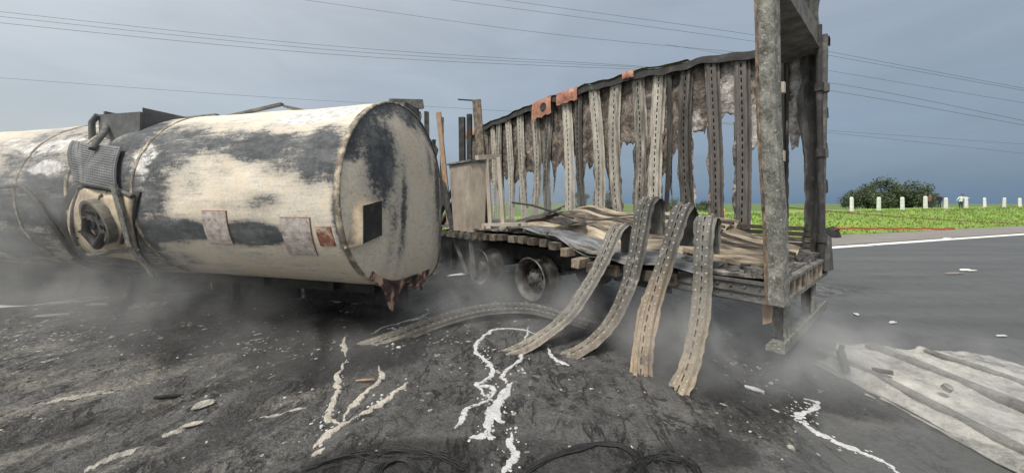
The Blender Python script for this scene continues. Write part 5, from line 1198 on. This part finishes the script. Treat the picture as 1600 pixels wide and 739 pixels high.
flake((1512, 423), .22, .34, .2, M_WHITE, 'pale fragment lying on the clean carriageway at right', seed=11, curl=.05)
flake((1490, 428), .16, .5, .25, M_SHOULD, 'dull grey fragment next to the pale one on the carriageway', seed=12, curl=.05)
flake((1482, 373), .25, .6, .3, M_WHITE, 'white fragment beside the road edge line', seed=13, curl=.05)
flake((1338, 492), .06, .12, 1.0, M_ALU, 'tiny white flake on the asphalt behind the roof sheet', seed=14, curl=.1)
flake((1395, 505), .06, .14, .4, M_ALU, 'tiny white flake on the asphalt behind the middle of the roof sheet', seed=15, curl=.1)
flake((1565, 526), .05, .14, .1, M_ALU, 'tiny white flake on the asphalt at the far right', seed=16, curl=.1)
# countless chips
def chips(n, xr, yr, smin, smax, mats, name, wts, keep=None, seed=0):
    r = np.random.default_rng(seed); x = r.uniform(*xr, n); y = r.uniform(*yr, n)
    den = (ashmap(x, y) * 1.1 + .18) * burnmap(x, y) * (.25 + 1.2 * sstep(.45, .65, fbm(x * 1.6, y * 1.6, 7.0)))
    k = r.uniform(0, 1, n) < den; x, y = x[k], y[k]; n = len(x); z = bumps(x, y)
    s = r.uniform(smin, smax, n) * r.uniform(.5, 1, n) ** 2; a = r.uniform(0, 6.28, n); el = r.uniform(1, 2.6, n); hgt = s * r.uniform(.15, .6, n)
    ca, sa_ = np.cos(a), np.sin(a); V = np.zeros((n, 8, 3))
    for q_, (u, v, w) in enumerate(((-1, -1, 0), (1, -1, 0), (1, 1, 0), (-1, 1, 0), (-.7, -.6, 1), (.6, -.7, 1), (.7, .6, 1), (-.6, .7, 1))):
        uu = u * s * el * r.uniform(.7, 1.2, n); vv = v * s * r.uniform(.6, 1.2, n)
        V[:, q_] = np.stack([x + uu * ca - vv * sa_, y + uu * sa_ + vv * ca, z - .004 + w * hgt * r.uniform(.5, 1.3, n)], -1)
    base = np.array([(4, 5, 6, 7), (0, 1, 5, 4), (1, 2, 6, 5), (2, 3, 7, 6), (3, 0, 4, 7)])
    F = (np.arange(n)[:, None, None] * 8 + base[None]).reshape(-1, 4)
    m = MB(); m.v = V.reshape(-1, 3).tolist(); m.f = F.tolist(); mi = np.repeat(r.choice(len(mats), n, p=wts), 5); m.mi = mi.tolist(); m.sm = [False] * len(m.f)
    return m.build(name, mats, kind='stuff')
chips(60000, (-6.5, 3.6), (1.6, 4.4), 0.0025, .013, [M_CHAR, M_ASHP, M_ALU, M_CHAR2, M_ALUT], 'charred_chips', [.40, .24, .06, .22, .08], seed=1)
chips(34000, (-7.5, 3), (3.6, 6.4), .004, .022, [M_CHAR, M_ASHP, M_ALU, M_CHAR2, M_ALUT], 'ash_flakes', [.46, .20, .06, .20, .08], seed=2)
chips(9000, (-6, 3.4), (1.7, 5), .010, .030, [M_CHAR, M_ASHP, M_CHAR2], 'burnt_clods', [.78, .04, .18], seed=3)

# ------------------------------------------------------------------ tyre wire tangles at the bottom edge
def wires(paths, n, spread, name, label, r=.004, seed=0):
    rr = random.Random(seed); m = MB()
    for k in range(n):
        P = []
        for p_ in paths:
            g = gpt(*p_); P.append(Vector((g.x + rr.gauss(0, spread), g.y + rr.gauss(0, spread), gh(g.x, g.y) + .012 + abs(rr.gauss(0, min(.012, spread * .3))))))
        m.tube(catmull(P, 6), r, 4, cap=False)
    return m.build(name, M_WIRE, None, label, 'tyre wire', 'burnt tyre wire tangles on the ground')
wires([(800, 752), (850, 724), (905, 702), (950, 695), (985, 705), (1005, 740), (1000, 790)], 26, .013, 'tyre_wire', 'curved bundle of black burnt tyre wire at the bottom edge', seed=1)
wires([(985, 745), (1010, 722), (1050, 716), (1085, 728), (1100, 760)], 10, .03, 'tyre_wire', 'loose tangle of black wire right of the curved bundle', .003, 2)
wires([(480, 742), (550, 720), (620, 712), (690, 716), (730, 735)], 9, .03, 'tyre_wire', 'flat mat of black wire below the trident-shaped run', .003, 3)
wires([(590, 760), (600, 735), (630, 726), (650, 738), (655, 760)], 18, .012, 'tyre_wire', 'small ring of black wire at the bottom edge left of middle', .004, 4)

# ------------------------------------------------------------------ flattened roof sheet at the right
tarp = empty('roof_sheet', (4.1, 2.6, 0), 0, 'dusty cream flattened roof sheet with round ridges lying on the asphalt at right', 'roof sheet')
xs_ = np.linspace(3.22, 5.25, 64); ys_ = np.linspace(4.05, .6, 84); Q = np.zeros((64, 84, 3))
for i, x in enumerate(xs_):
    for k, y in enumerate(ys_):
        u = (x - 3.22) / 2.03; back = 4.02 + .05 * math.sin(x * 5) - .34 * max(0, .28 - u) / .28 - .30 * max(0, u - .72) / .28 + .20 * (float(fbm(x * 5, 4.0)) - .5) + .05 * (float(vnoise(x * 22, 4)) - .5)
        yy = min(y, back) if k else back
        z = .015 + .06 * abs(float(fbm(x * 2.6, yy * 1.8, 3)) - .5) * 2 + .05 * abs(float(fbm(x * 6, yy * 5, 5)) - .5) * 2 + .035 * (math.exp(-((x - 3.42 + .03 * (4 - yy)) / .07) ** 2) + math.exp(-((x - 4.10) / .08) ** 2) + .6 * math.exp(-((x - 4.62) / .06) ** 2)) + .025 * math.exp(-((x - 3.7) / .22) ** 2) + .03 * math.exp(-((x - 4.9) / .3) ** 2)
        z *= 1 if x > 3.26 else .3
        sl_ = (yy - 4) * .03
        rg_ = .07 * (float(fbm(yy * 6, 2.0)) - .5) * (1 - u) ** 6; Q[i, k] = (x + rg_ + sl_ * (1 - u) - 4.1, yy - .001 * k - 2.6, z)
MB().grid(Q, thick=.006).build('sheet_skin', M_TARP, tarp)
for xa, ya, xb, r in ((3.42, 3.86, 3.36, .052), (4.10, 3.96, 4.02, .060), (4.60, 3.84, 4.70, .04)):
    m = MB(); m.tube([(xa + (xb - xa) * u + .012 * math.sin(u * 9) - 4.1, ya + (.6 - ya) * u - 2.6, .058 + .012 * math.sin(u * 7)) for u in np.linspace(0, 1, 24)], [r * (.8 + .25 * float(vnoise(i * .9, r * 100))) for i in range(24)], 10); m.build('roof_ridge', M_TARPR, tarp)
Q = np.zeros((40, 4, 3))
for i in range(40):
    y = 3.7 - 3.1 * i / 39
    for k in range(4): Q[i, k] = (3.24 + .05 * k - .03 * (4 - y) * .6 + .006 * math.sin(i) - 4.1, y - 2.6, .02 + .012 * k + .01 * math.sin(i * .7))
MB().grid(Q, thick=.004).build('edge_flange', M_TARP, tarp)
m = MB(); b0 = gpt(1322, 575, .1) - Vector((4.1, 2.6, 0)); m.bar(b0 - Vector((0, 0, .03)), b0 + Vector((.0, .06, .14)), .06, .04, (0, 1, 0)); m.tube([b0 + Vector((0, .06, .12)), b0 + Vector((.03, .07, .20))], .022, 7); m.build('bent_bracket', M_CHAR2, tarp)
m = MB(); b1 = gpt(1362, 577, .1) - Vector((4.1, 2.6, 0)); m.bar(b1, b1 + Vector((.10, -.10, .015)), .05, .03); m.build('loose_clip', M_CHAR2, tarp)
m = MB(); b1 = gpt(1478, 607, .14) - Vector((4.1, 2.6, 0)); m.tube([b1, b1 + Vector((0, -.02, .03))], [.035, .03], 10); m.build('eyelet', M_TARPR, tarp)

# ------------------------------------------------------------------ smoke lying along the ground and round the tank
def smoke_mat(name, dens, scale, shade=.74):
    m = bpy.data.materials.new(name); m.use_nodes = True; t = m.node_tree; t.nodes.clear()
    def n(ty, **k):
        x = t.nodes.new(ty)
        for a, b in k.items(): setattr(x, a, b)
        return x
    o = n('ShaderNodeOutputMaterial'); v = n('ShaderNodeVolumePrincipled'); t.links.new(v.outputs[0], o.inputs['Volume'])
    v.inputs['Color'].default_value = (shade, shade + .01, shade + .02, 1); v.inputs['Anisotropy'].default_value = .1
    tc = n('ShaderNodeTexCoord')
    def ma(op, a, b=None, c=None, cl=False):
        x = n('ShaderNodeMath', operation=op, use_clamp=cl)
        for i, w in enumerate((a, b, c)):
            if w is None: continue
            if isinstance(w, (int, float)): x.inputs[i].default_value = w
            else: t.links.new(w, x.inputs[i])
        return x.outputs[0]
    # unit-sphere falloff in the puff's own space
    ln = n('ShaderNodeVectorMath', operation='LENGTH'); t.links.new(tc.outputs['Object'], ln.inputs[0])
    fall = ma('SUBTRACT', 1.0, ln.outputs['Value'], None, True); fall = ma('POWER', fall, .9)
    gm = n('ShaderNodeNewGeometry')
    nz = n('ShaderNodeTexNoise'); nz.inputs['Scale'].default_value = scale; nz.inputs['Detail'].default_value = 3; nz.inputs['Roughness'].default_value = .55; nz.inputs['Distortion'].default_value = .6
    t.links.new(gm.outputs['Position'], nz.inputs['Vector'])
    k = ma('MULTIPLY_ADD', nz.outputs[0], 4.6, -1.85, True)
    t.links.new(ma('MULTIPLY', ma('MULTIPLY', fall, k), dens), v.inputs['Density']); return m
SMK = [((-7.0, 5.2, 1.2), (3.6, 2.4, 2.0), .72), ((-4.2, 4.2, .45), (1.9, 1.2, .85), .45), ((-.6, 4.9, .22), (1.5, .9, .6), 1.3), ((1.2, 4.4, .28), (1.2, .8, .6), 1.5), ((2.2, 3.5, .30), (1.35, .85, .66), 2.6), ((3.7, 3.0, .16), (1.6, 1.2, .42), 1.2), ((-.9, 6.4, .4), (1.1, .9, .7), .8),
       ((.9, 8.2, 1.5), (2.2, 1.6, .8), .35), ((-2.0, 3.6, .15), (1.6, .8, .35), .5)]
for i, (c, r, d) in enumerate(SMK):
    bm = bmesh.new(); bmesh.ops.create_icosphere(bm, subdivisions=3, radius=1.0)
    me = bpy.data.meshes.new('smoke'); bm.to_mesh(me); bm.free(); me.materials.append(smoke_mat('drifting_smoke', d * 1.15, 1.9))
    o = bpy.data.objects.new('smoke', me); COL.objects.link(o); o.location = c; o.scale = r; o['kind'] = 'stuff'
